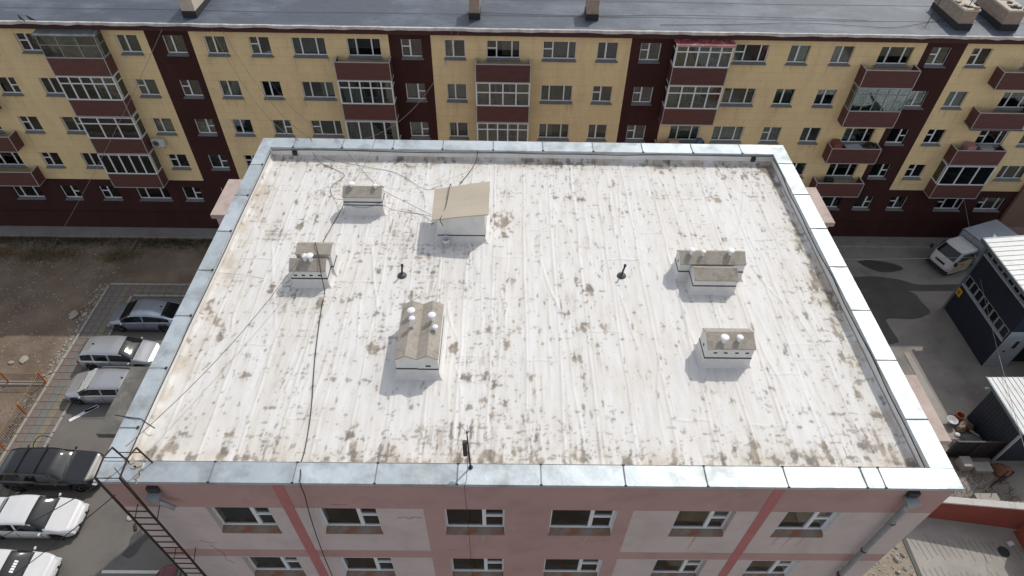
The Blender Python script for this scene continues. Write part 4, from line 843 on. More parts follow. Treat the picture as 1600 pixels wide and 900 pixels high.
# fascia, ragged white edging and bitumen roof
b = MB(); b.box(-45, 44.4, YA-.30, YA-.002, 14.50, 14.86); b.build('fascia', mat('fascia_brown', (.060, .020, .018), rough=.8), apt)
xs = np.arange(-45, 44.5, .15); rg2 = np.random.default_rng(4); wob = np.interp(xs, np.arange(-45, 45.6, .6), rg2.uniform(-.035, .035, 151))
b = MB()
for i in range(len(xs)-1):
    a, c = xs[i], xs[i+1]; wa, wc = wob[i], wob[i+1]; y0 = YA-.42
    b.quad((a, y0+wa*.5, 14.80+wa), (c, y0+wc*.5, 14.80+wc), (c, y0+wc*.3, 14.95+wc*.5), (a, y0+wa*.3, 14.95+wa*.5)); b.quad((a, y0+wa*.3, 14.95+wa*.5), (c, y0+wc*.3, 14.95+wc*.5), (c, y0+.10+wc*.4, 14.965), (a, y0+.10+wa*.4, 14.965))
    b.quad((a, y0+wa*.5, 14.80+wa), (c, y0+wc*.5, 14.80+wc), (c, YA-.28, 14.84), (a, YA-.28, 14.84))
b.build('roof_edging', mat('grimy_white_edging', (.52, .50, .47), rough=.8, var=.35, scale=2.5), apt)
xr = np.arange(-45, 44.5, .25); yr = np.arange(YA-.34, 42, .25); Xr, Yr = np.meshgrid(xr, yr)
Zr_ = 14.95 + (Yr-YA)*.02 + .05*(fbm(Xr, Yr, 2.0, 66, 3)-.5)
M_BITU = mat('slate_bitumen_roof', (.062, .076, .10), rough=.6, var=.2, scale=.7, fine=5, bump=.5, bscale=4, bdist=.05, stain=(.15, .175, .21), stain_scale=.35, stain_amt=.8, stretch=(.6, 1, 1), spec=.6)
grid_sheet('bitumen_roof', Xr, Yr, Zr_, M_BITU, None, apt, off=(8, YA, 0))
b = MB(); g_ = random.Random(8)
for k in range(4):
    yy = YA+1.3+k*2.1; b.tube([(x, yy+.05*math.sin(x*.4+k), 14.975+(yy-YA)*.02) for x in np.arange(-45, 44, 2.5)], .008, 4)
b.build('roof_lap', mat('lap_dark', (.07, .085, .105), rough=.7), apt)

# window meshes, shared between alike windows
WTYPES = {}
def wtype(w, kind):
    key = (round(w, 1), kind)
    if key in WTYPES: return WTYPES[key]
    h = WH-.10; t = .05; f = MB()
    f.box(0, w, 0, .06, 0, t); f.box(0, w, 0, .06, h-t, h); f.box(0, t, 0, .06, t, h-t); f.box(w-t, w, 0, .06, t, h-t); panes = []
    if w < 1.5:
        xm = w*.42 if kind != 'R' else w*.60
        f.box(xm-.04, xm+.04, -.01, .06, t, h-t)
        if kind in ('T',): f.box(t, xm-.04, -.008, .06, h*.58-.03, h*.58+.03); panes += [(t, xm-.04, t, h*.58-.03), (t, xm-.04, h*.58+.03, h-t)]
        else: panes.append((t, xm-.04, t, h-t))
        if kind == 'R': f.box(xm+.04, w-t, -.008, .06, h*.5-.03, h*.5+.03); panes += [(xm+.04, w-t, t, h*.5-.03), (xm+.04, w-t, h*.5+.03, h-t)]
        else: panes.append((xm+.04, w-t, t, h-t))
    else:
        x1, x2 = w*.27, w*.73
        if kind == 'T': x1, x2 = w*.3, w*.76
        for xm in (x1, x2): f.box(xm-.035, xm+.035, -.01, .06, t, h-t)
        if kind == 'T': f.box(t, x1-.035, -.008, .06, h*.55-.03, h*.55+.03); panes += [(t, x1-.035, t, h*.55-.03), (t, x1-.035, h*.55+.03, h-t)]
        else: panes.append((t, x1-.035, t, h-t))
        panes += [(x1+.035, x2-.035, t, h-t), (x2+.035, w-t, t, h-t)]
    fm = f.mesh('frame', M_UPVC); pm = []
    for (a, c, d, e) in panes: q = MB(); q.box(a, c, .028, .034, d, e); pm.append(q.mesh('pane', M_GLASS))
    s = MB(); s.prism([(-.24, -.10), (0, -.10), (0, -.004), (-.24, -.07)], 0, -.04, w+.04); sm = s.mesh('sill', M_SILL)
    WTYPES[key] = (fm, pm, sm, panes); return WTYPES[key]
CM = {}
def cmesh(w, h, mi):
    key = (round(w, 2), round(h, 2), mi)
    if key not in CM: CM[key] = curtain_mesh('curtain', w, h, M_CURT[mi], .02, max(3, int(w*7)))
    return CM[key]
bars = MB()
for i in range(9): bars.box(0, .38, 0, .02, i*.1, i*.1+.03)
BARS = bars.mesh('blind_slats', M_UPVC)
g_ = random.Random(12)
def apt_window(x0, x1, z0, parent=apt):
    w = x1-x0; kind = g_.choice('TPTPR') if w < 1.5 else g_.choice('TPP')
    fm, pm, sm, panes = wtype(w, kind)
    root = bpy.data.objects.new('window', None); COL.objects.link(root); root.parent = parent; root.location = Vector((x0, YA+.10, z0+.10))-world_loc(parent)
    sc = (w/round(w, 1), 1, 1)
    inst('frame', fm, root, scale=sc)
    for p in pm: inst('pane', p, root, scale=sc)
    inst('sill', sm, root, scale=sc)
    r = g_.random()
    if r < .85:
        mi = g_.choice((0, 0, 0, 1, 1, 5, 5, 2, 3, 4)); cw = w*g_.choice((.28, .4, .9, .5)); inst('curtain', cmesh(round(cw, 1), .9, mi), root, (g_.choice((.06, max(.06, w-cw-.06))), .16, .08))
    if g_.random() < .22: inst('blind_slats', BARS, root, (.06, .09, .08))
for (a, c) in COLS:
    for z in FZ: apt_window(a, c, z)

# rain grime running down from the ends of the sills
mg = bpy.data.materials.new('rain_grime'); mg.use_nodes = True; N = mg.node_tree.nodes; L_ = mg.node_tree.links; N.remove(N['Principled BSDF'])
d_ = N.new('ShaderNodeBsdfDiffuse'); d_.inputs[0].default_value = (.10, .075, .055, 1); t_ = N.new('ShaderNodeBsdfTransparent'); x_ = N.new('ShaderNodeMixShader'); tc = N.new('ShaderNodeTexCoord'); nn = N.new('ShaderNodeTexNoise'); nn.inputs['Scale'].default_value = 5
mm = N.new('ShaderNodeMath'); mm.operation = 'MULTIPLY'; mm.inputs[1].default_value = .2; L_.new(tc.outputs['Object'], nn.inputs['Vector']); L_.new(nn.outputs['Fac'], mm.inputs[0]); L_.new(mm.outputs[0], x_.inputs[0]); L_.new(t_.outputs[0], x_.inputs[1]); L_.new(d_.outputs[0], x_.inputs[2]); L_.new(x_.outputs[0], N['Material Output'].inputs['Surface'])
b = MB()
for (a, c) in COLS:
    for z in FZ:
        for xx in (a-.02, c+.02, g_.uniform(a, c), g_.uniform(a, c)):
            if g_.random() < .5: w, l = g_.uniform(.03, .11), g_.uniform(.25, 1.0); b.quad((xx-w, YA-.004, z), (xx+w, YA-.004, z), (xx+w*.3, YA-.004, z-l), (xx-w*.3, YA-.004, z-l*.9))
tag(b.build('grime_streaks', mg, apt), kind='stuff')
# balconies ------------------------------------------------
M_THINFR = mat('grey_thin_frame', (.30, .32, .32), rough=.5, var=.1)
M_RROOF = mat('red_sheet_roof', (.20, .030, .035), rough=.6, var=.3, scale=3, stain=(.45, .38, .38), stain_scale=4, stain_amt=.6)
M_GROOF = mat('grey_felt_awning', (.10, .11, .115), rough=.85, var=.3, scale=2, stain=(.22, .24, .22), stain_scale=2.5, stain_amt=.6)
def balcony(x0, x1, ptop, mode, roof=None, bays=4, trans=.28, thin=False):
    """mode: open or glazed"""
    y0 = 26.85; y1 = YA-.003; pb = ptop-1.05; ceil = min(ptop+1.55, 14.42)
    r = bpy.data.objects.new('balcony', None); COL.objects.link(r); r.parent = apt; r.location = Vector(((x0+x1)/2, y0, pb))-world_loc(apt); o = world_loc(r)
    MB().box(x0, x1, y0, y0+.05, pb, ptop).build('front_panel', M_PANEL, r)
    MB().box(x0, x0+.05, y0+.052, y1, pb, ptop).build('side_panel', M_PANEL, r); MB().box(x1-.05, x1, y0+.052, y1, pb, ptop).build('side_panel', M_PANEL, r)
    t = .03; b = MB()
    for (a, c, d, e, f, g) in ((x0-.01, x1+.01, y0-.015, y0+.06, ptop, ptop+t), (x0-.012, x1+.012, y0-.018, y0+.0, pb-.03, pb+.012), (x0-.018, x0+.02, y0-.02, y0-.001, pb+.012, ptop), (x1-.02, x1+.018, y0-.02, y0-.001, pb+.012, ptop),
                             (x0-.01, x0+.06, y0+.06, y1, ptop, ptop+t), (x1-.06, x1+.01, y0+.06, y1, ptop, ptop+t), (x0-.014, x0-.001, y0, y1, pb-.03, pb+.012), (x1+.001, x1+.014, y0, y1, pb-.03, pb+.012)): b.box(a, c, d, e, f, g)
    b.build('trim', M_WTRIM, r)
    MB().box(x0+.05, x1-.05, y0+.05, y1, pb+.0, pb+.12).build('floor_slab', M_APRON, r)
    if mode == 'glazed':
        M = M_THINFR if thin else M_UPVC; fw_ = .03 if thin else .055; zt = ceil-.06; zb = ptop+t; b = MB(); zm = zt-(zt-zb)*trans
        ws = (x1-x0-.04)/bays; xs_ = [x0+.02+ws*i for i in range(bays+1)]; yy = y0+.02
        b.box(x0, x1, yy-.03, yy+.03, zb, zb+fw_); b.box(x0, x1, yy-.03, yy+.03, zt-fw_, zt)
        for i, xx in enumerate(xs_): b.box(xx-fw_*.7, xx+fw_*.7, yy-.034, yy+.034, zb+fw_, zt-fw_)
        if trans: b.box(x0+.03, x1-.03, yy-.028, yy+.028, zm-fw_*.6, zm+fw_*.6)
        for xx in (x0+.02, x1-.02):
            b.box(xx-.03, xx+.03, yy+.03, y1, zb, zb+fw_); b.box(xx-.03, xx+.03, yy+.03, y1, zt-fw_, zt); b.box(xx-.03, xx+.03, YA-.65, YA-.60, zb+fw_, zt-fw_)
            if trans: b.box(xx-.026, xx+.026, yy+.03, y1, zm-fw_*.5, zm+fw_*.5)
        b.build('glazing_frame', M, r)
        for i in range(bays):
            for (a, c) in (((zb, zm), (zm, zt)) if trans else ((zb, zt),)): MB().box(xs_[i]+.03, xs_[i+1]-.03, yy-.003, yy+.003, a+fw_*.6, c-fw_*.6).build('pane', M_GLASS, r)
        for xx in (x0+.02, x1-.02): MB().box(xx-.003, xx+.003, yy+.04, y1-.01, zb+fw_, zt-fw_).build('pane', M_GLASS, r)
        if g_.random() < .7:
            cw = g_.uniform(.5, 1.2); me = cmesh(round(cw, 1), round(zm-zb, 1), g_.choice((0, 1, 5))); q = inst('curtain', me, r, Vector((g_.uniform(x0+.1, x1-cw-.2), y0+.18, zb))-o)
        b = MB()
        for k in range(g_.randint(2, 5)):
            xx = g_.uniform(x0+.1, x1-.6); b.cbox(xx, xx+g_.uniform(.2, .5), y0+.25, y0+.6, ptop-.4, ptop+g_.uniform(.05, .5))
        b.build('stored_boxes', g_.choice((M_CURT[1], M_CURT[5], M_CURT[0])), r)
    if roof is not None:
        zt = ceil-.06; q = MB(); q.prism([(y0-.12, zt+.02), (y1, zt+.16), (y1, zt+.20), (y0-.12, zt+.06)], 0, x0-.08, x1+.08); q.build('awning', roof, r)
    return r
PT = {5: 13.08, 4: 10.50, 3: 7.88, 2: 5.25}
for lv in (5, 4, 3, 2): balcony(-24.25, -21.1, PT[lv], 'open')
balcony(-16.2, -12.97, PT[5], 'glazed', M_GROOF, 3, .42, True); balcony(-16.2, -12.97, PT[4], 'glazed', None, 5, .3); balcony(-16.15, -12.95, PT[3], 'glazed', None, 3, .3); balcony(-16.2, -12.97, PT[2], 'glazed', None, 5, 0)
balcony(-.17, 2.94, PT[5], 'open'); balcony(-.17, 2.94, PT[4], 'glazed', None, 5, .3); balcony(-.17, 2.94, PT[3], 'glazed', None, 4, 0); balcony(-.17, 2.94, PT[2], 'glazed', None, 4, .3)
balcony(7.77, 10.88, PT[5], 'open'); balcony(7.77, 10.88, PT[4], 'glazed', None, 4, .42); balcony(7.77, 10.88, PT[3], 'glazed', None, 5, .3); balcony(7.77, 10.88, PT[2], 'open')
balcony(18.9, 22.04, PT[5], 'glazed', M_RROOF, 5, .28); balcony(18.9, 22.04, PT[4], 'glazed', None, 4, .32); balcony(18.9, 22.04, PT[3], 'open'); balcony(18.9, 22.04, PT[2], 'open')
balcony(29.9, 33.0, PT[5], 'open'); balcony(29.9, 33.0, PT[4], 'glazed', None, 5, .28, True); balcony(29.9, 33.0, PT[3], 'open'); balcony(29.9, 33.0, PT[2], 'open')
balcony(37.78, 40.9, PT[5], 'open'); balcony(37.78, 40.9, PT[4], 'open'); balcony(37.78, 40.9, PT[3], 'open', M_GROOF); balcony(37.78, 40.9, PT[2], 'glazed', None, 3, 0)
# clutter on the open balconies
def crate(x, y, z, w, d, h, m, lab, cat='box', rot=0): return tag(MB().box(x-w/2, x+w/2, y-d/2, y+d/2, z, z+h, rot).build('storage_box', m, None, off=(0, 0, 0)), lab, cat)
crate(30.25, 27.2, 6.95, .45, .6, 1.25, mat('red_wood', (.20, .06, .045)), 'red wooden cupboard at the left end of the cluttered open balcony on the third floor', 'cupboard')
o = MB(); o.box(30.9, 31.9, 27.0, 27.5, 7.80, 7.84, .12); tag(o.build('board', mat('pale_board', (.42, .44, .46))), 'pale grey board lying on the rail of the cluttered third floor balcony', 'board')
ty = MB(); 
ring_ = [(32.45+.27*math.cos(a*math.pi/8), 27.25+.27*math.sin(a*math.pi/8), 7.92) for a in range(17)]
tag(ty.tube(ring_, .09, 8, False).build('tyre', M_RUB, smooth=True), 'black tyre lying on the cluttered third floor balcony', 'tyre')
crate(38.7, 27.2, 6.95, .5, .5, 1.2, M_CURT[4], 'dull pink crate on the open balcony with the grey awning', 'crate'); crate(39.7, 27.2, 6.95, .8, .5, 1.05, M_CURT[5], 'grey crate on the open balcony with the grey awning', 'crate')
crate(30.8, 27.2, 4.3, .5, .3, 1.1, M_IRON, 'dark rounded bundle on the lowest balcony right of the white roof', 'bundle')
crate(20.0, 27.2, 6.95, .6, .4, 1.2, M_CURT[1], 'tan box on the open balcony just above the steel coping', 'box'); crate(21.6, 27.2, 6.95, .3, .3, 1.3, M_CURT[3], 'blue bin on the open balcony just above the steel coping', 'bin')
# air conditioner
ac = thing('air_conditioner', (-12.38, YA-.32, 7.02), 'white air conditioner unit on the yellow wall right of a balcony stack', 'air conditioner')
MB().cbox(-.40, .40, 0, .28, 0, .52, .02).build('casing', mat('ac_white', (.55, .55, .53), rough=.5), ac, off=(0, 0, 0))
MB().lathe([(.20, -.015), (.20, .0)], -.12, 0, .26, 18, 1).build('fan_grille', mat('fan_dark', (.12, .12, .12)), ac, off=(0, 0, 0))
MB().lathe([(.07, -.03), (.07, -.016)], -.12, 0, .26, 12, 1).build('fan_hub', M_IRON, ac, off=(0, 0, 0)); MB().box(-.35, -.30, 0, .32, -.06, 0).box(.30, .35, 0, .32, -.06, 0).build('bracket', M_IRON, ac, off=(0, 0, 0))
# chimneys
M_CHIM = mat('chimney_brick', (.33, .255, .20), rough=.9, var=.2, scale=4, fine=14, bump=.6, bscale=14)
M_CHIMW = mat('chimney_cream', (.50, .43, .35), rough=.9, var=.15, scale=3)
def chimney(x0, x1, y0, y1, h, m, rough_top=False, rot=0):
    z0 = 15.0; c = bpy.data.objects.new('chimney', None); COL.objects.link(c); c.parent = apt; c.location = Vector(((x0+x1)/2, y0, z0))-world_loc(apt)
    MB().box(x0, x1, y0, y1, z0+.32, z0+h).build('shaft', m, c); MB().box(x0-.03, x1+.03, y0-.03, y1+.03, z0-.12, z0+.32).build('bitumen_base', M_BAND, c)
    MB().cbox(x0-.06, x1+.06, y0-.06, y1+.06, z0+h, z0+h+.10, .02).build('cap', M_CHIMW, c)
    b = MB(); 
    for k in range(3): yy = y0+.3+(y1-y0-.6)*k/2; b.box(x0+.2, x1-.2, yy-.12, yy+.12, z0+h+.101, z0+h+.12)
    b.build('flue', M_HOLE, c)
    if rough_top:
        gg = random.Random(int(x0*10))
        for k in range(16):
            xx, yy = gg.uniform(x0, x1), gg.uniform(y0, y1); MB().box(xx-.13, xx+.13, yy-.07, yy+.07, z0+h+.102, z0+h+.102+gg.uniform(.06, .12), gg.uniform(0, 3)).build('brick', gg.choice((M_CHIMW, M_CHIM, M_WIRE)), c)
chimney(-8.30, -7.58, 28.05, 31.2, 1.0, M_CHIMW); chimney(7.42, 8.0, 28.4, 29.4, 1.1, M_CHIM); chimney(13.95, 14.6, 28.5, 29.5, 1.1, M_CHIM)
chimney(34.55, 35.35, 28.05, 31.0, 1.0, M_CHIM, True); chimney(37.0, 37.95, 28.05, 31.0, 1.0, M_CHIM, True)
# television aerials on the roof
for (x, y, h) in ((33.4, 28.9, 1.3), (35.0, 28.6, 2.4)):
    t = thing('television_aerial', (x, y, 14.95), 'rooftop aerial %s' % ('low beside the rough-topped chimneys' if h < 2 else 'on a tall mast leaning over the rough-topped chimney'), 'aerial')
    MB().tube([(0, 0, 0), (.15, .1, h)], .022, 6).build('mast', M_IRON, t, off=(0, 0, 0)); b = MB()
    for k in range(5): b.tube([(.15-.35, .1+.1*k-.2, h-.05), (.15+.35, .1+.1*k-.2, h-.05)], .01, 4)
    b.tube([(.15, -.15, h-.05), (.15, .4, h-.05)], .012, 4); b.build('elements', M_IRON, t, off=(0, 0, 0))
cable('cable', [(18, 28.0, 15.0), (22, 28.2, 15.0), (26, 28.5, 15.02), (29, 28.25, 15.02), (31, 28.1, 15.02), (33.5, 28.9, 15.03), (34.5, 29.3, 15.05)], .012, M_CABLE, 'dark cable lying along the slate roof towards the right chimneys')
cable('cable', [(8, 29.2, 15.02), (14, 29.0, 15.02), (20, 29.3, 15.02), (30, 29.0, 15.02)], .010, M_CABLE, 'dark cable lying along the middle of the slate roof')
# two crows on the eave
def crow(x, lab, rz):
    c = thing('crow', (x, YA-.36, 14.99), lab, 'bird', 'crows on the eave', rz)
    bm = bmesh.new(); bmesh.ops.create_uvsphere(bm, u_segments=12, v_segments=8, radius=1)
    for v in bm.verts:
        t = v.co.x; s = .075*(1-.25*max(0, -t)); v.co = Vector((t*.17+(-.10 if t < -.75 else 0), v.co.y*s, .13+v.co.z*s+t*.05))
    me = bpy.data.meshes.new('body'); bm.to_mesh(me); bm.free(); me.materials.append(M_RUB); me.shade_smooth(); inst('body', me, c)
    MB().lathe([(.004, -.045), (.035, -.02), (.042, .01), (.028, .04), (.004, .05)], .17, 0, .21, 10).build('head', M_RUB, c, off=(0, 0, 0), smooth=True)
    MB().tube([(.20, 0, .21), (.27, 0, .195)], [.014, .003], 6).build('beak', M_RUB, c, off=(0, 0, 0)); MB().tube([(-.12, 0, .12), (-.34, 0, .05)], [.035, .03], 6).build('tail', M_RUB, c, off=(0, 0, 0))
    for s in (-.025, .025): MB().tube([(.02, s, .08), (.02, s, 0)], .006, 5).build('leg', M_IRON, c, off=(0, 0, 0))
crow(-16.75, 'left one of two black crows perched on the white eave edge', 2.5); crow(-16.25, 'right one of two black crows perched on the white eave edge', 2.8)

# brick building at the right end
br = thing('brick_building', (48, 28, 0), 'low red brick wall building adjoining the right end of the yellow block', 'building')
mb_ = bpy.data.materials.new('brickwork'); mb_.use_nodes = True; nt = mb_.node_tree; N = nt.nodes; L_ = nt.links
tb = N.new('ShaderNodeTexBrick'); tc = N.new('ShaderNodeTexCoord'); mp = N.new('ShaderNodeMapping'); mp.inputs['Rotation'].default_value = (math.pi/2, 0, 0); L_.new(tc.outputs['Object'], mp.inputs[0]); L_.new(mp.outputs[0], tb.inputs['Vector'])
tb.inputs['Scale'].default_value = 1; tb.inputs['Brick Width'].default_value = .25; tb.inputs['Row Height'].default_value = .08; tb.inputs['Mortar Size'].default_value = .012
tb.inputs['Color1'].default_value = (.26, .13, .085, 1); tb.inputs['Color2'].default_value = (.20, .10, .065, 1); tb.inputs['Mortar'].default_value = (.22, .18, .15, 1); L_.new(tb.outputs[0], N['Principled BSDF'].inputs['Base Color']); N['Principled BSDF'].inputs['Roughness'].default_value = .9
b = MB(); b.box(44.27, 54, 27.45, 38, 0, 5.85); b.build('brick_wall', mb_, br); MB().box(44.27, 54, 27.40, 27.448, 0, 1.3).build('plinth', mat('pinkish_plinth', (.33, .22, .19), rough=.9, var=.15), br); MB().cbox(44.27, 54.1, 27.35, 38.1, 5.852, 6.0, .02).build('roof', M_APRON, br)
# ================================================================== NAVY SITE BUILDINGS, RIGHT
def corrugated(mname, col, rough=.6): return mat(mname, col, rough=rough, var=.10, scale=1.5, bump=.05)
M_NAVY = mat('navy_sheet_wall', (.017, .024, .040), rough=.55, var=.15, scale=1.2, bump=.1)
M_WSHEET = mat('white_roof_sheet', (.60, .62, .62), rough=.45, var=.12, scale=1.2, stain=(.38, .34, .30), stain_scale=1.2, stain_amt=.5)
M_EDGEG = mat('grey_green_edging', (.12, .16, .17), rough=.5, var=.15)
M_GREYTRIM = mat('grey_trim', (.34, .37, .40), rough=.5)
def ribbed(x0, x1, y0, y1, z00, z10, axis, pitch, rib, parent, name='roof_sheet'):
    """ribbed sheet; ribs run along `axis`; z goes from z00 at x0 to z10 at x1; each sheet is its own piece"""
    n = max(1, round(((y1-y0) if axis == 'x' else (x1-x0))/pitch))
    for k in range(n):
        if axis == 'x':
            a = y0+(y1-y0)*k/n; c = y0+(y1-y0)*(k+1)/n; P = [(a, 0), (c-.05, 0), (c-.04, rib), (c-.01, rib), (c, 0)]
            q = MB()
            for (u, h), (v, h2) in zip(P[:-1], P[1:]): q.quad((x0, u, z00+h), (x1, u, z10+h), (x1, v, z10+h2), (x0, v, z00+h2))
        else:
            a = x0+(x1-x0)*k/n; c = x0+(x1-x0)*(k+1)/n; P = [(a, 0), (c-.05, 0), (c-.04, rib), (c-.01, rib), (c, 0)]
            zf = lambda u: z00+(z10-z00)*(u-x0)/(x1-x0); q = MB()
            for (u, h), (v, h2) in zip(P[:-1], P[1:]): q.quad((u, y0, zf(u)+h), (u, y1, zf(u)+h), (v, y1, zf(v)+h2), (v, y0, zf(v)+h2))
        o = bpy.data.objects.new(name, q.mesh(name, M_WSHEET, world_loc(parent))); COL.objects.link(o); o.parent = parent
nb = thing('navy_building', (41, 18.4, 0), 'two storey navy sheet metal building with bands of windows and a white ribbed roof', 'building')
X0 = 38.02; Y0, Y1, H_ = 16.05, 20.76, 5.75
ops = [(Y0+.12+.565*k, Y0+.12+.565*k+.53, z, z+.72) for k in range(8) for z in (2.35, 4.85)]
# left wall faces -x: build as YZ quads with real openings
ys_ = sorted(set([Y0, Y1]+[v for o in ops for v in o[:2]])); zs_ = sorted(set([0, H_]+[v for o in ops for v in o[2:]])); q = MB()
for i in range(len(ys_)-1):
    for j in range(len(zs_)-1):
        yc, zc = (ys_[i]+ys_[i+1])/2, (zs_[j]+zs_[j+1])/2
        if any(o[0] < yc < o[1] and o[2] < zc < o[3] for o in ops): continue
        q.quad((X0, ys_[i], zs_[j]), (X0, ys_[i+1], zs_[j]), (X0, ys_[i+1], zs_[j+1]), (X0, ys_[i], zs_[j+1]))
q.quad((X0, Y1, 0), (48, Y1, 0), (48, Y1, 6.6), (X0, Y1, H_)); q.quad((48, Y0, 0), (48, Y1, 0), (48, Y1, 6.6), (48, Y0, 6.6))
q.quad((38.9, Y0, 3.2), (48, Y0, 3.2), (48, Y0, 6.6), (38.9, Y0, H_)); q.quad((X0, Y0, 3.2), (38.9, Y0, 3.2), (38.9, Y0, H_), (X0, Y0, H_)); q.quad((41.2, Y0, 0), (48, Y0, 0), (48, Y0, 3.2), (41.2, Y0, 3.2))
q.build('navy_wall', M_NAVY, nb)
b = MB(); b.quad((X0+.9, Y0+.05, .05), (X0+.9, Y1-.05, .05), (X0+.9, Y1-.05, 5.7), (X0+.9, Y0+.05, 5.7)); b.build('room_interior', M_DARKROOM, nb)
ribs = MB()
for k in range(26):
    yy = Y0+.09+k*.18
    for (a, c) in ((.02, 2.25), (3.2, 4.75)): ribs.box(X0-.015, X0, yy-.03, yy+.03, a, c)
ribs.build('sheet_ribs', M_NAVY, nb)
MB().box(X0, 39.45, Y0-.03, Y0, 0, 3.15).build('grey_end_panel', M_GREYTRIM, nb)
b = MB(); b.box(38.75, 38.95, Y0-.05, Y0-.031, 1.75, 2.35).box(38.45, 38.55, Y0-.05, Y0-.031, 1.4, 1.5); b.build('letter_slot', M_HOLE, nb)
MB().box(39.45, 41.2, Y0+.4, Y0+.42, 0, 3.2).build('dark_doorway', M_HOLE, nb)
b = MB(); b.box(39.5, 39.58, Y0-1.2, Y0, 2.9, 3.0).box(39.5, 43, Y0-1.28, Y0-1.2, 2.9, 3.0).box(39.5, 39.58, Y0-1.28, Y0-1.2, 0, 2.9); b.build('porch_frame', M_GREYTRIM, nb)
MB().quad((39.6, Y0-1.2, 2.97), (43, Y0-1.2, 2.97), (43, Y0, 3.05), (39.6, Y0, 3.05)).build('porch_sheet', mat('old_sheet', (.16, .16, .15), var=.3), nb)
for z in (2.35, 4.85):
    MB().box(X0-.07, X0-.002, Y0+.05, Y1-.05, z-.12, z-.01).build('window_ledge', M_GREYTRIM, nb)
for (a, c, d, e) in ops:
    w = bpy.data.objects.new('window', None); COL.objects.link(w); w.parent = nb; w.location = Vector((X0+.03, a, d))-world_loc(nb); o = world_loc(w); t = .03
    f = MB(); f.box(X0-.012, X0+.05, a, c, d, d+t).box(X0-.012, X0+.05, a, c, e-t, e).box(X0-.012, X0+.05, a, a+t, d+t, e-t).box(X0-.012, X0+.05, c-t, c, d+t, e-t); f.build('frame', M_GREYTRIM, w)
    MB().box(X0+.02, X0+.026, a+t, c-t, d+t, e-t).build('pane', M_GLASS, w)
ribbed(37.50, 40.2, 16.0, 20.95, 5.80, 6.1, 'x', .38, .035, nb)
MB().quad((40.2, 16.0, 6.1), (48, 16.0, 6.9), (48, 20.95, 6.9), (40.2, 20.95, 6.1)).build('upper_roof', M_WSHEET, nb)
MB().box(37.42, 37.50, 15.98, 20.97, 5.62, 5.82).box(37.5, 38.02, 15.98, 20.9, 5.70, 5.74).build('eave_gutter', M_EDGEG, nb)
MB().box(37.9, 38.0, 20.70, 20.80, .0, 5.7).build('corner_post', M_EDGEG, nb)
ys = thing('warning_sign', (37.97, 20.55, 1.6), 'small yellow sign plate on the near left corner of the navy building', 'sign'); MB().box(37.93, 37.96, 20.25, 20.72, 1.5, 2.0).build('plate', mat('sign_yellow', (.50, .30, .02), rough=.5), ys); MB().box(37.92, 37.929, 20.40, 20.56, 1.62, 1.84).build('symbol', mat('sign_red', (.35, .06, .02)), ys)
# second navy building, lower, nearer
n2 = thing('navy_shed', (38, 11, 0), 'single storey navy shed with a white ribbed roof next to the dark gate', 'shed')
b = MB(); b.quad((35.32, 9.8, 0), (35.32, 12.47, 0), (35.32, 12.47, 2.95), (35.32, 9.8, 2.95)); b.quad((35.32, 9.8, 0), (45, 9.8, 0), (45, 9.8, 3.2), (35.32, 9.8, 2.95)); b.quad((35.32, 12.47, 0), (45, 12.47, 0), (45, 12.47, 3.2), (35.32, 12.47, 2.95)); b.quad((45, 9.8, 0), (45, 12.47, 0), (45, 12.47, 3.2), (45, 9.8, 3.2))
for k in range(13): b.box(35.305, 35.32, 9.9+k*.2, 9.96+k*.2, .02, 2.9)
b.build('navy_wall', M_NAVY, n2)
ribbed(35.10, 40, 9.55, 13.0, 3.0, 3.1, 'y', .27, .03, n2)
MB().quad((40, 9.55, 3.1), (45, 9.55, 3.2), (45, 13.0, 3.2), (40, 13.0, 3.1)).build('far_roof', M_WSHEET, n2)
MB().box(35.02, 35.10, 9.52, 13.02, 2.86, 3.03).build('eave_gutter', M_EDGEG, n2)
MB().tube([(35.15, 12.5, 2.75), (34.98, 12.5, 2.75), (34.92, 12.5, 2.68)], .05, 8).build('lamp_arm', M_WSHEET, n2)
MB().box(35.26, 35.36, 9.70, 9.80, 0, 2.95).build('corner_post', M_GREYTRIM, n2)
# dark gate between them and the pink building
gt = thing('metal_gate', (34.3, 10.0, 0), 'black sheet metal gate between the debris pile and the pale blocks', 'gate')
M_BLK = mat('black_sheet', (.020, .018, .017), rough=.6, var=.4, scale=3)
for k in range(8): MB().cbox(32.9+k*.30, 33.19+k*.30, 9.97+.01*(k % 2), 10.0+.01*(k % 2), .08, 1.5, .006).build('sheet', M_BLK, gt)
b = MB().box(32.8, 35.3, 9.95, 10.03, 1.51, 1.57).box(32.8, 35.3, 9.95, 10.03, .0, .07); b.box(32.78, 32.86, 9.95, 10.03, 0, 1.6).box(34.05, 34.10, 9.93, 9.965, .07, 1.5); b.build('frame', mat('dark_frame', (.05, .045, .04), rough=.6), gt)
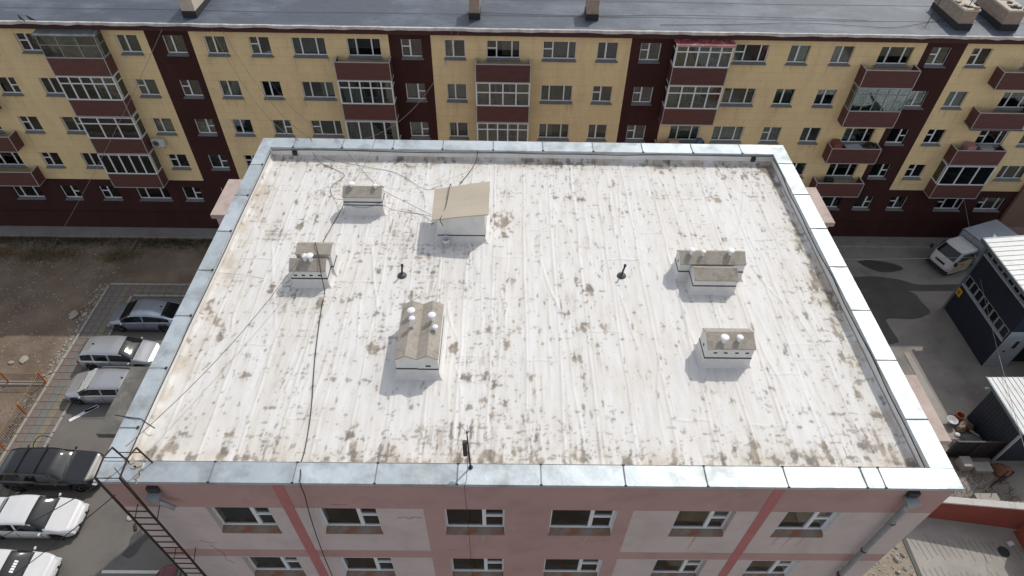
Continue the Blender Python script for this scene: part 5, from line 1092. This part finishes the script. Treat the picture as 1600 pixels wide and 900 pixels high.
# debris pile in the corner of the alley
def item(nm, mb, m, lab, cat, smooth=False): return tag(mb.build(nm, m, smooth=smooth), lab, cat)
def lump(nm, x, y, r, h, m, lab, cat, seed):
    rr = random.Random(seed); bm = bmesh.new(); bmesh.ops.create_icosphere(bm, subdivisions=3, radius=1)
    ph = [rr.uniform(0, 6) for _ in range(4)]
    for v in bm.verts:
        c = v.co; k = 1+.14*math.sin(3*c.x+ph[0])*math.sin(4*c.y+ph[1])+.08*math.sin(7*c.z+ph[2]+5*c.x); v.co = Vector((c.x*r*k, c.y*r*.8*k, max(-.3, c.z)*h*k+.3*h))
    me = bpy.data.meshes.new(nm); bm.to_mesh(me); bm.free(); me.materials.append(m); me.shade_smooth(); o = inst(nm, me, None, (x, y, .02)); return tag(o, lab, cat)
item('washbasin', MB().lathe([(.10, .05), (.14, .30), (.26, .42), (.30, .45), (.26, .45), (.15, .33), (.01, .30)], 34.10, 12.0, 0, 14), mat('dull_white', (.50, .50, .52), rough=.4), 'dirty white basin standing left of the rusty scrap by the pink building', 'basin', True)
item('rusty_drum', MB().lathe([(.22, 0), (.23, .03), (.22, .25), (.235, .27), (.22, .29), (.22, .55), (.23, .57), (.20, .57), (.19, .1), (.0, .1)], 34.62, 12.25, 0, 14), mat('orange_rust', (.26, .085, .035), rough=.9, var=.4, scale=4), 'open rusty orange drum at the back of the scrap pile', 'drum')
lump('sack', 34.95, 11.75, .32, .32, mat('brown_sack', (.15, .085, .06), rough=.95, var=.3), 'brown sack in the scrap pile against the navy shed', 'sack', 1)
lump('sack', 34.55, 11.65, .26, .28, mat('tan_sack', (.30, .24, .16), rough=.95, var=.3), 'tan sack at the centre of the scrap pile', 'sack', 2)
lump('sack', 35.0, 11.2, .22, .22, mat('dark_sack', (.06, .045, .04), rough=.95), 'dark sack at the near right end of the scrap pile', 'sack', 3)
item('plank', MB().box(34.7, 35.9-.7, 11.15, 11.27, .35, .39, -.9), mat('grey_plank', (.28, .25, .20), rough=.9), 'grey plank leaning over the scrap pile', 'plank')
item('plastic_bag', MB().lathe([(.10, 0), (.16, .05), (.13, .13), (.03, .17)], 34.2, 11.3, 0, 9), M_WPAINT, 'small white plastic bag in front of the scrap pile', 'bag', True)
item('metal_sheet', MB().box(34.3, 35.2, 10.7, 11.2, .28, .30, .1), mat('grey_sheet', (.16, .175, .175), rough=.5), 'flat grey sheet lying behind the black gate', 'sheet')
item('concrete_block', MB().cbox(33.30, 33.85, 9.15, 9.75, 0, .55, .02), M_CONC, 'tall pale concrete block left of the broken slab below the black gate', 'block')
item('concrete_block', MB().cbox(33.95, 34.85, 9.0, 9.55, 0, .35, .02), M_CONC, 'broken pale concrete slab right of the tall block below the black gate', 'slab')
item('concrete_block', MB().cbox(33.1, 34.25, 7.35, 7.75, 0, .45, .02), M_CONC, 'long pale block standing just behind the white topped red wall', 'block')
lump('rubble_heap', 35.5, 9.2, .5, .25, mat('reddish_rubble', (.20, .09, .05), rough=.95, var=.3), 'reddish rubble heap at the right edge near the navy shed', 'heap', 5)
item('plank', MB().box(34.9, 36.1, 8.75, 8.87, .12, .17, .5), M_IRON, 'dark beam lying right of the broken concrete slab', 'beam')
item('pipe_post', MB().tube([(34.45, 8.3, 0), (34.47, 8.32, 1.7)], .03, 6), M_IRON, 'thin dark post standing between the pale blocks', 'post')
# red wall with white coping
rw = thing('red_wall', (33, 6.4, 0), 'brick red rendered wall with a white coping above the concrete yard', 'wall')
def wy(x): return 6.70-(x-30.2)*.137
M_RWALL = mat('brick_red_render', (.25, .055, .035), rough=.9, var=.15, scale=1.2, stain=(.17, .05, .04), stain_scale=1, stain_amt=.5)
zw_ = lambda x: 1.60+(x-30.2)*.095
b = MB(); b.prism([(28.5, wy(28.5)), (38, wy(38)), (38, wy(38)+.22), (28.5, wy(28.5)+.22)], 2, 0, 1.70); b.v = [(x, y, z if z < .1 else zw_(x)) for x, y, z in b.v]; b.build('wall_body', M_RWALL, rw)
M_WCOP = mat('white_coping', (.50, .48, .45), rough=.8, var=.15, scale=2, stain=(.33, .26, .2), stain_scale=2, stain_amt=.4)
for k in range(6):
    a, c = 28.5+k*1.6, 28.5+k*1.6+1.59; c = min(c, 38)
    q = MB().prism([(a, wy(a)-.05), (c, wy(c)-.05), (c, wy(c)+.28), (a, wy(a)+.28)], 2, .002, .10); q.v = [(x, y, z+zw_(x)) for x, y, z in q.v]; q.build('coping_stone', M_WCOP, rw)
b = MB(); b.box(34.35, 34.6, -8, 5.95, 0, 2.6); tag(b.build('red_wall', M_RWALL), 'orange red return wall at the far right of the concrete yard', 'wall')
item('manhole_cover', MB().lathe([(.26, .02), (.26, .05), (.23, .055), (.002, .055)], 33.35, 5.0, 0, 14), mat('mossy_iron', (.03, .045, .03), rough=.8), 'dark green round cover on the concrete yard at the right edge', 'cover')
item('paper', MB().box(33.75, 34.05, 5.3, 5.5, .03, .05, .3), M_WPAINT, 'white scrap of paper on the concrete yard at the right edge', 'paper')
# maroon and yellow canopy roof beyond the navy building
cn = thing('canopy', (42.5, 22.6, 0), 'dark maroon rounded canopy with a yellow edge behind the ribbed white roof', 'canopy')
b = MB()
for k in range(8):
    t0, t1 = k/8, (k+1)/8
    def P(t, u): a = math.pi*t; return (42.0+3.4*t, 21.9+1.3*u-.25*t, 5.2+.35*math.sin(a*.9)+.1*u)
    b.quad(P(t0, 0), P(t1, 0), P(t1, 1), P(t0, 1)); b.quad(P(t0, 0), P(t1, 0), Vector(P(t1, 0))-Vector((0, 0, .3)), Vector(P(t0, 0))-Vector((0, 0, .3)))
b.build('maroon_cover', mat('maroon_sheet', (.10, .012, .03), rough=.5), cn)
MB().box(42.3, 45.4, 21.72, 21.80, 4.65, 4.88).build('yellow_edge', mat('canopy_yellow', (.45, .25, .02), rough=.6), cn)
b = MB()
for x in (42.4, 45.2): b.tube([(x, 22.0, 0), (x, 22.0, 4.9)], .05, 8); b.tube([(x, 23.0, 0), (x, 23.0, 5.2)], .05, 8)
b.build('post', M_IRON, cn)

# ================================================================== ORANGE FENCE, LEFT
fe = thing('orange_fence', (-18, 12, 0), 'low fence of thin dark bars on orange posts at the edge of the walk', 'fence')
M_OR = mat('orange_paint', (.48, .11, .025), rough=.6, var=.25, scale=4)
pm_ = MB().cbox(-.035, .035, -.035, .035, 0, 1.15, .01).mesh('post', M_OR)
for (x, y) in [(-16.2, 14.05-2.1*k) for k in range(7)]+[(-16.2-2.1*k, 14.05) for k in range(1, 6)]: inst('post', pm_, fe, Vector((x, y, 0))-world_loc(fe))
b = MB()
for k in range(118): y = 14.0-k*.11; b.box(-16.207, -16.193, y-.007, y+.007, .1, 1.02)
for k in range(96): x = -16.25-k*.11; b.box(x-.007, x+.007, 14.043, 14.057, .18, 1.02)
b.build('bars', mat('rusty_bars', (.075, .035, .022), rough=.8), fe)
b = MB()
for z in (.14, .98): b.box(-16.215, -16.185, 1.2, 14.05, z, z+.03); b.box(-27, -16.2, 14.035, 14.065, z+(.04 if z < .5 else 0), z+(.07 if z < .5 else .03))
b.build('rail', mat('pale_rail', (.25, .17, .10), rough=.7), fe)
tag(MB().box(-30, -16.25, 13.92, 14.18, 0, .16).build('low_kerb_wall', M_CONC), 'pale concrete strip under the fence running left', 'kerb wall')

# ================================================================== CARS
def interp(x, pts):
    for (a, va), (c, vc) in zip(pts[:-1], pts[1:]):
        if a <= x <= c:
            t = (x-a)/(c-a) if c > a else 0; t = t*t*(3-2*t)*.35+t*.65; return va+(vc-va)*t
    return pts[0][1] if x < pts[0][0] else pts[-1][1]
def make_car(name, loc, rz, label, paint, Lc=4.3, Wc=1.74, Hc=1.48, style='wagon', rails=False, visor=False, cat='car', group='cars in the parking lot', cross=False, plate=True, roofm=None, sticker=False):
    """x forward, front at +L/2; surface lofted from top line, belt line and plan outline; glass cut from the same surface"""
    c = thing(name, loc, label, cat, group, rz); h = Lc/2
    if style == 'wagon':    top = [(-h, .95), (-h+.10, 1.12), (-h+.42, Hc-.12), (-h+.9, Hc-.02), (-.1, Hc), (.35, Hc-.05), (1.12, 1.02), (h-.35, .82), (h-.05, .62), (h, .50)]; ws = (.42, 1.10); rw_ = (-h+.12, -h+.42); cab = (-h+.14, 1.10)
    elif style == 'hatch':  top = [(-h, .86), (-h+.08, 1.02), (-h+.75, Hc-.20), (-.55, Hc-.01), (.05, Hc), (.40, Hc-.06), (1.25, .98), (h-.3, .78), (h-.04, .60), (h, .48)]; ws = (.45, 1.22); rw_ = (-h+.16, -h+.82); cab = (-h+.18, 1.22)
    elif style == 'sedan':  top = [(-h, .86), (-h+.08, .98), (-h+.62, 1.02), (-h+1.15, Hc-.10), (-.45, Hc), (.05, Hc-.01), (.35, Hc-.07), (1.10, 1.0), (h-.35, .80), (h-.05, .60), (h, .48)]; ws = (.38, 1.08); rw_ = (-h+.66, -h+1.15); cab = (-h+.64, 1.08)
    else:                   top = [(-h, 1.0), (-h+.06, 1.2), (-h+.30, Hc-.12), (-h+.7, Hc), (-.1, Hc), (.30, Hc-.06), (.98, 1.14), (h-.45, 1.02), (h-.08, .80), (h, .62)]; ws = (.36, .96); rw_ = (-h+.10, -h+.32); cab = (-h+.12, .98)
    belt = [(-h, .84), (-h+.2, .90 if style != 'suv' else 1.04), (0, .88 if style != 'suv' else 1.02), (1.0, .84 if style != 'suv' else .98), (h-.4, .76 if style != 'suv' else .94), (h, .46)]
    half = [(-h, .34*Wc), (-h+.06, .42*Wc), (-h+.28, .485*Wc), (-.4, .5*Wc), (.9, .5*Wc), (h-.6, .485*Wc), (h-.28, .44*Wc), (h-.06, .345*Wc), (h, .28*Wc)]
    rooff = [(-h, .80), (cab[0]+.25, .80), (-.2, .83), (.45, .81), (1.1, .88), (h, .9)]
    zb0 = .20 if style != 'suv' else .26; rwh = .315 if style != 'suv' else .37; wx = (-h+.78, h-.86)
    n = 84; ar = rwh+.055; verts = []; NR = 12
    xs_ = sorted(set([round(-h+Lc*i/n, 4) for i in range(n+1)]+[round(w+s*ar, 4) for w in wx for s in (-1, 1)]))
    for x in xs_:
        T, B_, Wd = interp(x, top), interp(x, belt), interp(x, half); T = max(T, B_+.012); rf = interp(x, rooff); zb = zb0 if abs(x) < h-.12 else zb0+.08
        for w in wx:
            d = abs(x-w)
            if d < ar: zb = max(zb, rwh+math.sqrt(max(0, ar*ar-d*d)))
        zb = min(zb, B_-.10); cabf = min(1, max(0, (T-B_-.05)/.35)); wg = Wd*(1-.10*cabf*.0)
        zmid = max(zb+.03, .48*B_+.1); wr = Wd*(rf*cabf+.93*(1-cabf))
        ring = [(Wd*.90, zb), (Wd*.985, min(zb+.07, B_-.07)), (Wd*1.0, max(min(zmid, B_-.05), zb+.05)), (Wd*.985, B_-.03), (Wd*.955, B_), (Wd*.93+(wr-Wd*.93)*.04, B_+(T-B_)*.06),
                (wr, B_+(T-B_)*.80), (wr*.95, B_+(T-B_)*.91), (wr*.82, B_+(T-B_)*.965), (wr*.5, T-.006), (0, T)]
        verts.append([(x, y, z) for y, z in ring]+[(x, -y, z) for y, z in ring[-2::-1]])
    K = len(verts[0]); faces = {'body': MB(), 'side_window': MB(), 'side_window2': MB(), 'windscreen': MB(), 'rear_window': MB()}
    V = {k: {} for k in faces}
    def put(k, ids):
        q = faces[k]; out = []
        for (i, j) in ids:
            if (i, j) not in V[k]: V[k][(i, j)] = len(q.v); q.v.append(verts[i][j])
            out.append(V[k][(i, j)])
        q.f.append(tuple(out)); q.mi.append(0)
    bp1 = -.25; 
    for i in range(len(xs_)-1):
        xm = (xs_[i]+xs_[i+1])/2
        for j in range(K-1):
            jj = j if j < (K-1)//2 else K-2-j; k = 'body'
            Tm = interp(xm, top); Bm = interp(xm, belt)
            if jj == 5 and cab[0]+.18 < xm < ws[1]-.12 and Tm-Bm > .14 and not (abs(xm-bp1) < .05) and not (style in ('wagon', 'suv') and abs(xm+1.15) < .05): k = 'side_window' if j < (K-1)//2 else 'side_window2'
            elif jj >= 7 and ws[0]-.04 < xm < ws[1]-.02: k = 'windscreen'
            elif jj >= 8 and rw_[0] < xm < rw_[1]: k = 'rear_window'
            elif jj == 6 and ws[0]+.12 < xm < ws[1]-.12: k = 'windscreen'
            put(k, [(i, j), (i+1, j), (i+1, j+1), (i, j+1)])
    for i, rev in ((0, False), (len(xs_)-1, True)): put('body', [(i, j) for j in (range(K) if rev else reversed(range(K)))])
    faces['body'].build('body', paint, c, off=(0, 0, 0), smooth=True)
    for k in ('side_window', 'side_window2', 'windscreen', 'rear_window'):
        if faces[k].f: faces[k].build(k.strip('2'), M_CARGLASS, c, off=(0, 0, 0), smooth=True)
    # dark box added inside the body to block light at floor and wheel wells
    b = MB(); b.box(-h+.25, h-.25, -Wc*.43, Wc*.43, zb0-.02, .62 if style != 'suv' else .72); b.build('underbody_light_block', M_RUB, c, off=(0, 0, 0))
    rimm = mat('alloy_wheel', (.33, .33, .34), rough=.35, metal=.7, bump=0)
    for w in wx:
        for s in (-1, 1):
            yy = s*(Wc*.5-.03); wl = bpy.data.objects.new('wheel', None); COL.objects.link(wl); wl.parent = c; wl.location = (w, yy, rwh)
            a = -s
            MB().lathe([(rwh*.62, a*.0), (rwh*.70, -a*.0-.0), (rwh*.95, a*.02), (rwh, a*.05), (rwh, a*.17), (rwh*.9, a*.2), (.02, a*.2)], 0, 0, 0, 22, 1).build('tyre', M_RUB, wl, off=(0, 0, 0), smooth=True)
            r_ = MB().lathe([(rwh*.64, a*.0), (rwh*.6, a*.03), (rwh*.16, a*.035), (rwh*.14, a*.005), (.003, a*.0)], 0, 0, 0, 18, 1)
            r_.build('rim', rimm, wl, off=(0, 0, 0))
            sp_ = MB()
            for k in range(5):
                t = k*2*math.pi/5; sp_.tube([(0, a*.012, 0), (rwh*.62*math.cos(t), a*.004, rwh*.62*math.sin(t))], .024, 4)
            sp_.build('spokes', rimm, wl, off=(0, 0, 0))
    # lamps, mirrors, grille, plates, door seams, handles
    ml = mat('lamp_clear', (.62, .64, .66), rough=.1, bump=0, spec=.9); mr = mat('lamp_red', (.35, .02, .02), rough=.2, bump=0)
    zl = interp(h-.22, belt)-.12
    for s in (-1, 1):
        Wf = interp(h-.2, half); b = MB()
        b.prism([(h-.42, zl+.10), (h-.10, zl+.02), (h-.03, zl-.07), (h-.14, zl-.10), (h-.36, zl+.01)], 1, s*(interp(h-.12, half)*.62), s*(Wf*1.0)); b.build('headlight', ml, c, off=(0, 0, 0), smooth=False)
        b = MB(); Wr = interp(-h+.1, half); b.prism([(-h+.22, .86), (-h+.02, .84), (-h+.0, .68), (-h+.12, .66)], 1, s*Wr*.72, s*(Wr*1.03)); b.build('tail_light', mr, c, off=(0, 0, 0))
        xm_ = ws[1]-.22; ym = s*(Wc*.5+.09); zm = interp(xm_, belt)+.06
        q = MB().lathe([(.005, -.09), (.06, -.06), (.075, 0), (.06, .06), (.005, .09)], 0, 0, 0, 10, 1); 
        q.v = [(xm_+x*.7, ym+y*1.0, zm+z*.85) for x, y, z in q.v]; q.build('mirror', paint if not cross else M_RUB, c, off=(0, 0, 0), smooth=True)
        d = MB()
        for xx in (bp1, ws[1]-.28, -1.22):
            if xx > cab[0]+.1: 
                wd = interp(xx, half)*1.003; d.box(xx-.006, xx+.006, s*wd-.004, s*wd+.004, .34, interp(xx, belt)-.03)
        d.build('door_gap', M_RUB, c, off=(0, 0, 0))
        d = MB()
        for xx in (bp1-.16, bp1+.80-1.9 if style != 'suv' else -1.15): d.cbox(xx-.08, xx+.08, s*Wc*.5-.012, s*Wc*.5+.018, .74, .765, .004)
        d.build('door_handle', paint, c, off=(0, 0, 0))
    b = MB(); b.box(h-.06, h+.004, -.36, .36, zl-.10, zl+.0).box(h-.05, h+.008, -.5, .5, .30, .40); b.build('grille', M_RUB, c, off=(0, 0, 0))
    if plate: MB().box(h+.004, h+.016, -.24, .24, .41, .52).build('number_plate', M_WPAINT, c, off=(0, 0, 0)); MB().box(-h-.014, -h+.002, -.24, .24, .60, .71).build('number_plate', M_WPAINT, c, off=(0, 0, 0))
    b = MB(); zw = interp(ws[1]-.05, top)+.02
    for s in (.1, -.55): b.tube([(ws[1]-.03, s, zw), (ws[1]-.10, s+.5, zw+.055)], .010, 4)
    b.build('wiper', M_RUB, c, off=(0, 0, 0))
    if rails:
        for s in (-1, 1): 
            yy = s*Wc*.5*.80; MB().tube(smooth_path([(-h+.65, yy, Hc-.05), (-h+.75, yy, Hc+.035), (-.1, yy, Hc+.045), (.15, yy, Hc-.03)], 3), .016, 6).build('roof_rail', M_IRON if rails == 'dark' else M_GALV, c, off=(0, 0, 0))
    if cross:
        for xx in (-1.15, -.25): MB().box(xx-.04, xx+.04, -Wc*.42, Wc*.42, Hc+.035, Hc+.065).build('roof_bar', M_IRON, c, off=(0, 0, 0))
    else: MB().cbox(-h+.86, -h+.98, -.02, .02, Hc-.04, Hc+.05, .01).build('antenna', M_RUB, c, off=(0, 0, 0))
    if visor:
        b = MB(); x0, x1 = ws[0]-.05, ws[1]-.02
        for k in range(6):
            a, d = x0+(x1-x0)*k/6, x0+(x1-x0)*(k+1)/6; g = .012+.006*(k % 2); b.quad((a, -.70, interp(a, top)+g-.02), (d, -.70, interp(d, top)+.03-g-.02), (d, .70, interp(d, top)+.03-g+.0), (a, .70, interp(a, top)+g))
        b.build('sun_shade', mat('foil_shade', (.52, .53, .50), rough=.5, var=.25, scale=8), c, off=(0, 0, 0))
    if sticker:
        b = MB(); z_ = lambda x: interp(x, top)+.006
        for k in range(5): x_ = .62+.0*k; b.quad((.70, .28-.11*k, z_(.70)), (.82, .28-.11*k, z_(.82)), (.82, .20-.11*k, z_(.82)), (.70, .20-.11*k, z_(.70)))
        b.build('windscreen_sticker', M_WPAINT, c, off=(0, 0, 0))
    return c
def paint(name, col, rough=.32, metal=.3, coat=.6): return mat(name, col, rough=rough, metal=metal, var=.03, bump=0, coat=coat)
P_SIL = paint('silver_paint', (.44, .45, .47), metal=.55); P_BLUE = paint('blue_grey_paint', (.27, .31, .385), metal=.5); P_BLK = paint('black_paint', (.011, .012, .015), metal=.1); P_WHT = paint('white_paint', (.66, .665, .67), metal=0); P_RED = paint('dark_red_paint', (.12, .008, .015), metal=.2)
PI = math.pi
make_car('parked_car', (-12.3, 18.75, .02), PI, 'blue grey hatchback parked at the far end nearest the yellow block', P_BLUE, 4.3, 1.74, 1.46, 'hatch')
make_car('parked_car', (-12.5, 15.8, .02), 0, 'silver wagon with sun glinting on its clear windscreen', P_SIL, 4.35, 1.72, 1.50, 'wagon', rails=False)
make_car('parked_car', (-12.4, 13.5, .02), PI, 'silver wagon with a crumpled foil shade on its windscreen', P_SIL, 4.3, 1.72, 1.46, 'wagon', visor=True, rails='light')
make_car('parked_car', (-12.65, 8.45, .02), 0, 'black off-roader with two bars across its roof', P_BLK, 4.7, 1.84, 1.62, 'suv', rails=False, cross=True)
make_car('parked_car', (-12.45, 6.05, .02), 0, 'white family car parked just below the black off-roader', P_WHT, 4.4, 1.78, 1.50, 'sedan')
make_car('parked_car', (-12.45, 3.5, .02), 0, 'white car with lettering across its windscreen at the bottom left corner', P_WHT, 4.3, 1.76, 1.52, 'hatch', sticker=True)
make_car('parked_car', (-3.65, 3.0, .02), PI, 'dark red car half hidden behind the corner of the pink building', P_RED, 4.3, 1.74, 1.46, 'sedan')
# bits lying by the cars
item('white_panel', MB().box(-14.0, -12.55, 12.05, 12.25, .03, .06, .75).box(-13.3, -12.6, 12.35, 12.5, .03, .06, .6), M_WPAINT, 'white plastic strip lying on the asphalt below the silver car with the foil shade', 'strip')
tag(MB().tube(smooth_path([(-14.55, 9.55, .06), (-14.6, 9.95, .5), (-14.3, 10.3, .75), (-14.0, 10.45, .35)], 4), .022, 5).build('bent_rod', M_IRON, smooth=True), 'thin bent dark rod sticking up beside the black off-roader', 'rod')
item('dish', MB().lathe([(.20, .03), (.21, .05), (.15, .10), (.01, .12)], -8.30, 6.35, 0, 14), mat('pale_dish', (.48, .47, .42), rough=.6), 'pale round lid lying on the asphalt beside the ladder', 'lid', True)
item('bottle', MB().tube([(-7.95, 5.98, .08), (-7.78, 5.68, .08)], .06, 8), M_RUB, 'small black cylinder lying on the asphalt beside the ladder', 'cylinder')

# ------------------------------------------------ the light truck in the alley
tk = thing('light_truck', (40.85, 25.0, .0), 'white cab-over light truck with a grey box body standing in the alley', 'truck', None, math.pi+math.atan2(.35, .94))
P_CREAM = paint('cream_panel', (.52, .47, .30), metal=0); PW = paint('truck_white', (.66, .68, .69), metal=0)
# local x forward; cab front at +1.95
secs = [(.25, 1.93, .84), (.70, 1.99, .85), (1.18, 1.92, .84), (1.28, 1.90, .83), (1.93, 1.45, .75), (2.0, 1.30, .70)]
b = MB(); rear = .15; ringv = []
for z, xf, w in secs:
    ringv.append([(rear, -w, z), (xf-.22, -w, z), (xf-.05, -w*.86, z), (xf, -w*.6, z), (xf, w*.6, z), (xf-.05, w*.86, z), (xf-.22, w, z), (rear, w, z)])
for k in range(len(ringv)-1):
    for i in range(8): b.quad(ringv[k][i], ringv[k][(i+1) % 8], ringv[k+1][(i+1) % 8], ringv[k+1][i])
b.quad(*ringv[-1]); b.quad(*ringv[0][::-1]); b.build('cab', PW, tk, off=(0, 0, 0))
def lerp3(p, q, t): return tuple(p[i]+(q[i]-p[i])*t for i in range(3))
A, B2 = ringv[3], ringv[4]; q = MB()
for i in (2, 3, 4):
    p0, p1, p2, p3 = A[i], A[i+1], B2[i+1], B2[i]; o_ = .012
    f_ = lambda p: (p[0]+o_, p[1]*1.0, p[2]+.004)
    q.quad(f_(lerp3(p0, p3, .04)), f_(lerp3(p1, p2, .04)), f_(lerp3(p1, p2, .94)), f_(lerp3(p0, p3, .94)))
q.build('windscreen', M_CARGLASS, tk, off=(0, 0, 0))
for s in (-1, 1):
    q = MB(); q.prism([(.62, 1.30), (1.62, 1.30), (1.35, 1.80), (.62, 1.80)], 1, s*.795, s*.864); q.build('side_window', M_CARGLASS, tk, off=(0, 0, 0))
    q = MB(); q.prism([(.24, 1.28), (.48, 1.28), (.48, 1.78), (.24, 1.78)], 1, s*.795, s*.864); q.build('quarter_window', M_CARGLASS, tk, off=(0, 0, 0))
    q = MB(); q.prism([(.2, .42), (1.70, .42), (1.72, 1.24), (.2, 1.24)], 1, s*.835, s*.862); q.build('door_panel', P_CREAM, tk, off=(0, 0, 0))
    q = MB(); q.prism([(.75, .95), (1.2, 1.10), (1.25, 1.02), (.9, .86)], 1, s*.863, s*.868); q.build('stripe_decal', mat('orange_decal', (.45, .12, .03), rough=.5), tk, off=(0, 0, 0))
    q = MB().cbox(-.05, .05, -.09, .09, -.14, .14, .02); q.v = [(2.02+x, s*1.02+y, 1.40+z) for x, y, z in q.v]; q.tube([(1.85, s*.80, 1.5), (2.02, s*.98, 1.5)], .012, 5); q.build('mirror', M_RUB, tk, off=(0, 0, 0))
    MB().box(1.90, 2.005, s*.50-.12, s*.50+.12, .52, .68).build('headlight', mat('lamp_clear', (0, 0, 0)), tk, off=(0, 0, 0))
    for wx_ in (1.25, -1.7):
        wl_ = bpy.data.objects.new('wheel', None); COL.objects.link(wl_); wl_.parent = tk; wl_.location = (wx_, s*.80, .32); a = -s
        MB().lathe([(.20, 0), (.30, a*.02), (.32, a*.05), (.32, a*.17), (.02, a*.19)], 0, 0, 0, 18, 1).build('tyre', M_RUB, wl_, off=(0, 0, 0), smooth=True)
        MB().lathe([(.20, a*.0), (.17, a*.03), (.05, a*.0), (.003, 0)], 0, 0, 0, 14, 1).build('rim', mat('alloy_wheel', (0, 0, 0)), wl_, off=(0, 0, 0))
MB().box(1.975, 2.01, -.38, .38, .78, .92).build('grille', M_RUB, tk, off=(0, 0, 0)); MB().cbox(1.85, 2.06, -.84, .84, .26, .46, .03).build('bumper', M_IRON, tk, off=(0, 0, 0))
M_BOXB = mat('grey_box_body', (.34, .39, .44), rough=.6, var=.1, scale=1.5)
MB().box(-3.0, -.02, -.90, .90, .72, 2.42).build('box_body', M_BOXB, tk, off=(0, 0, 0)); b = MB()
for k in range(9): b.box(-2.9+.34*k, -2.87+.34*k, -.912, .912, .80, 2.34)
b.box(-.03, .0, -.92, .92, .70, .80).box(-.03, .0, -.92, .92, 2.34, 2.44).box(-.03, .0, -.92, -.86, .8, 2.34).box(-.03, .0, .86, .92, .8, 2.34).box(-.025, .0, -.03, .03, .8, 2.34); b.build('body_ribs', mat('box_ribs', (.20, .22, .25), rough=.6), tk, off=(0, 0, 0))
MB().box(-3.0, 1.7, -.4, .4, .42, .70).build('chassis', M_RUB, tk, off=(0, 0, 0))
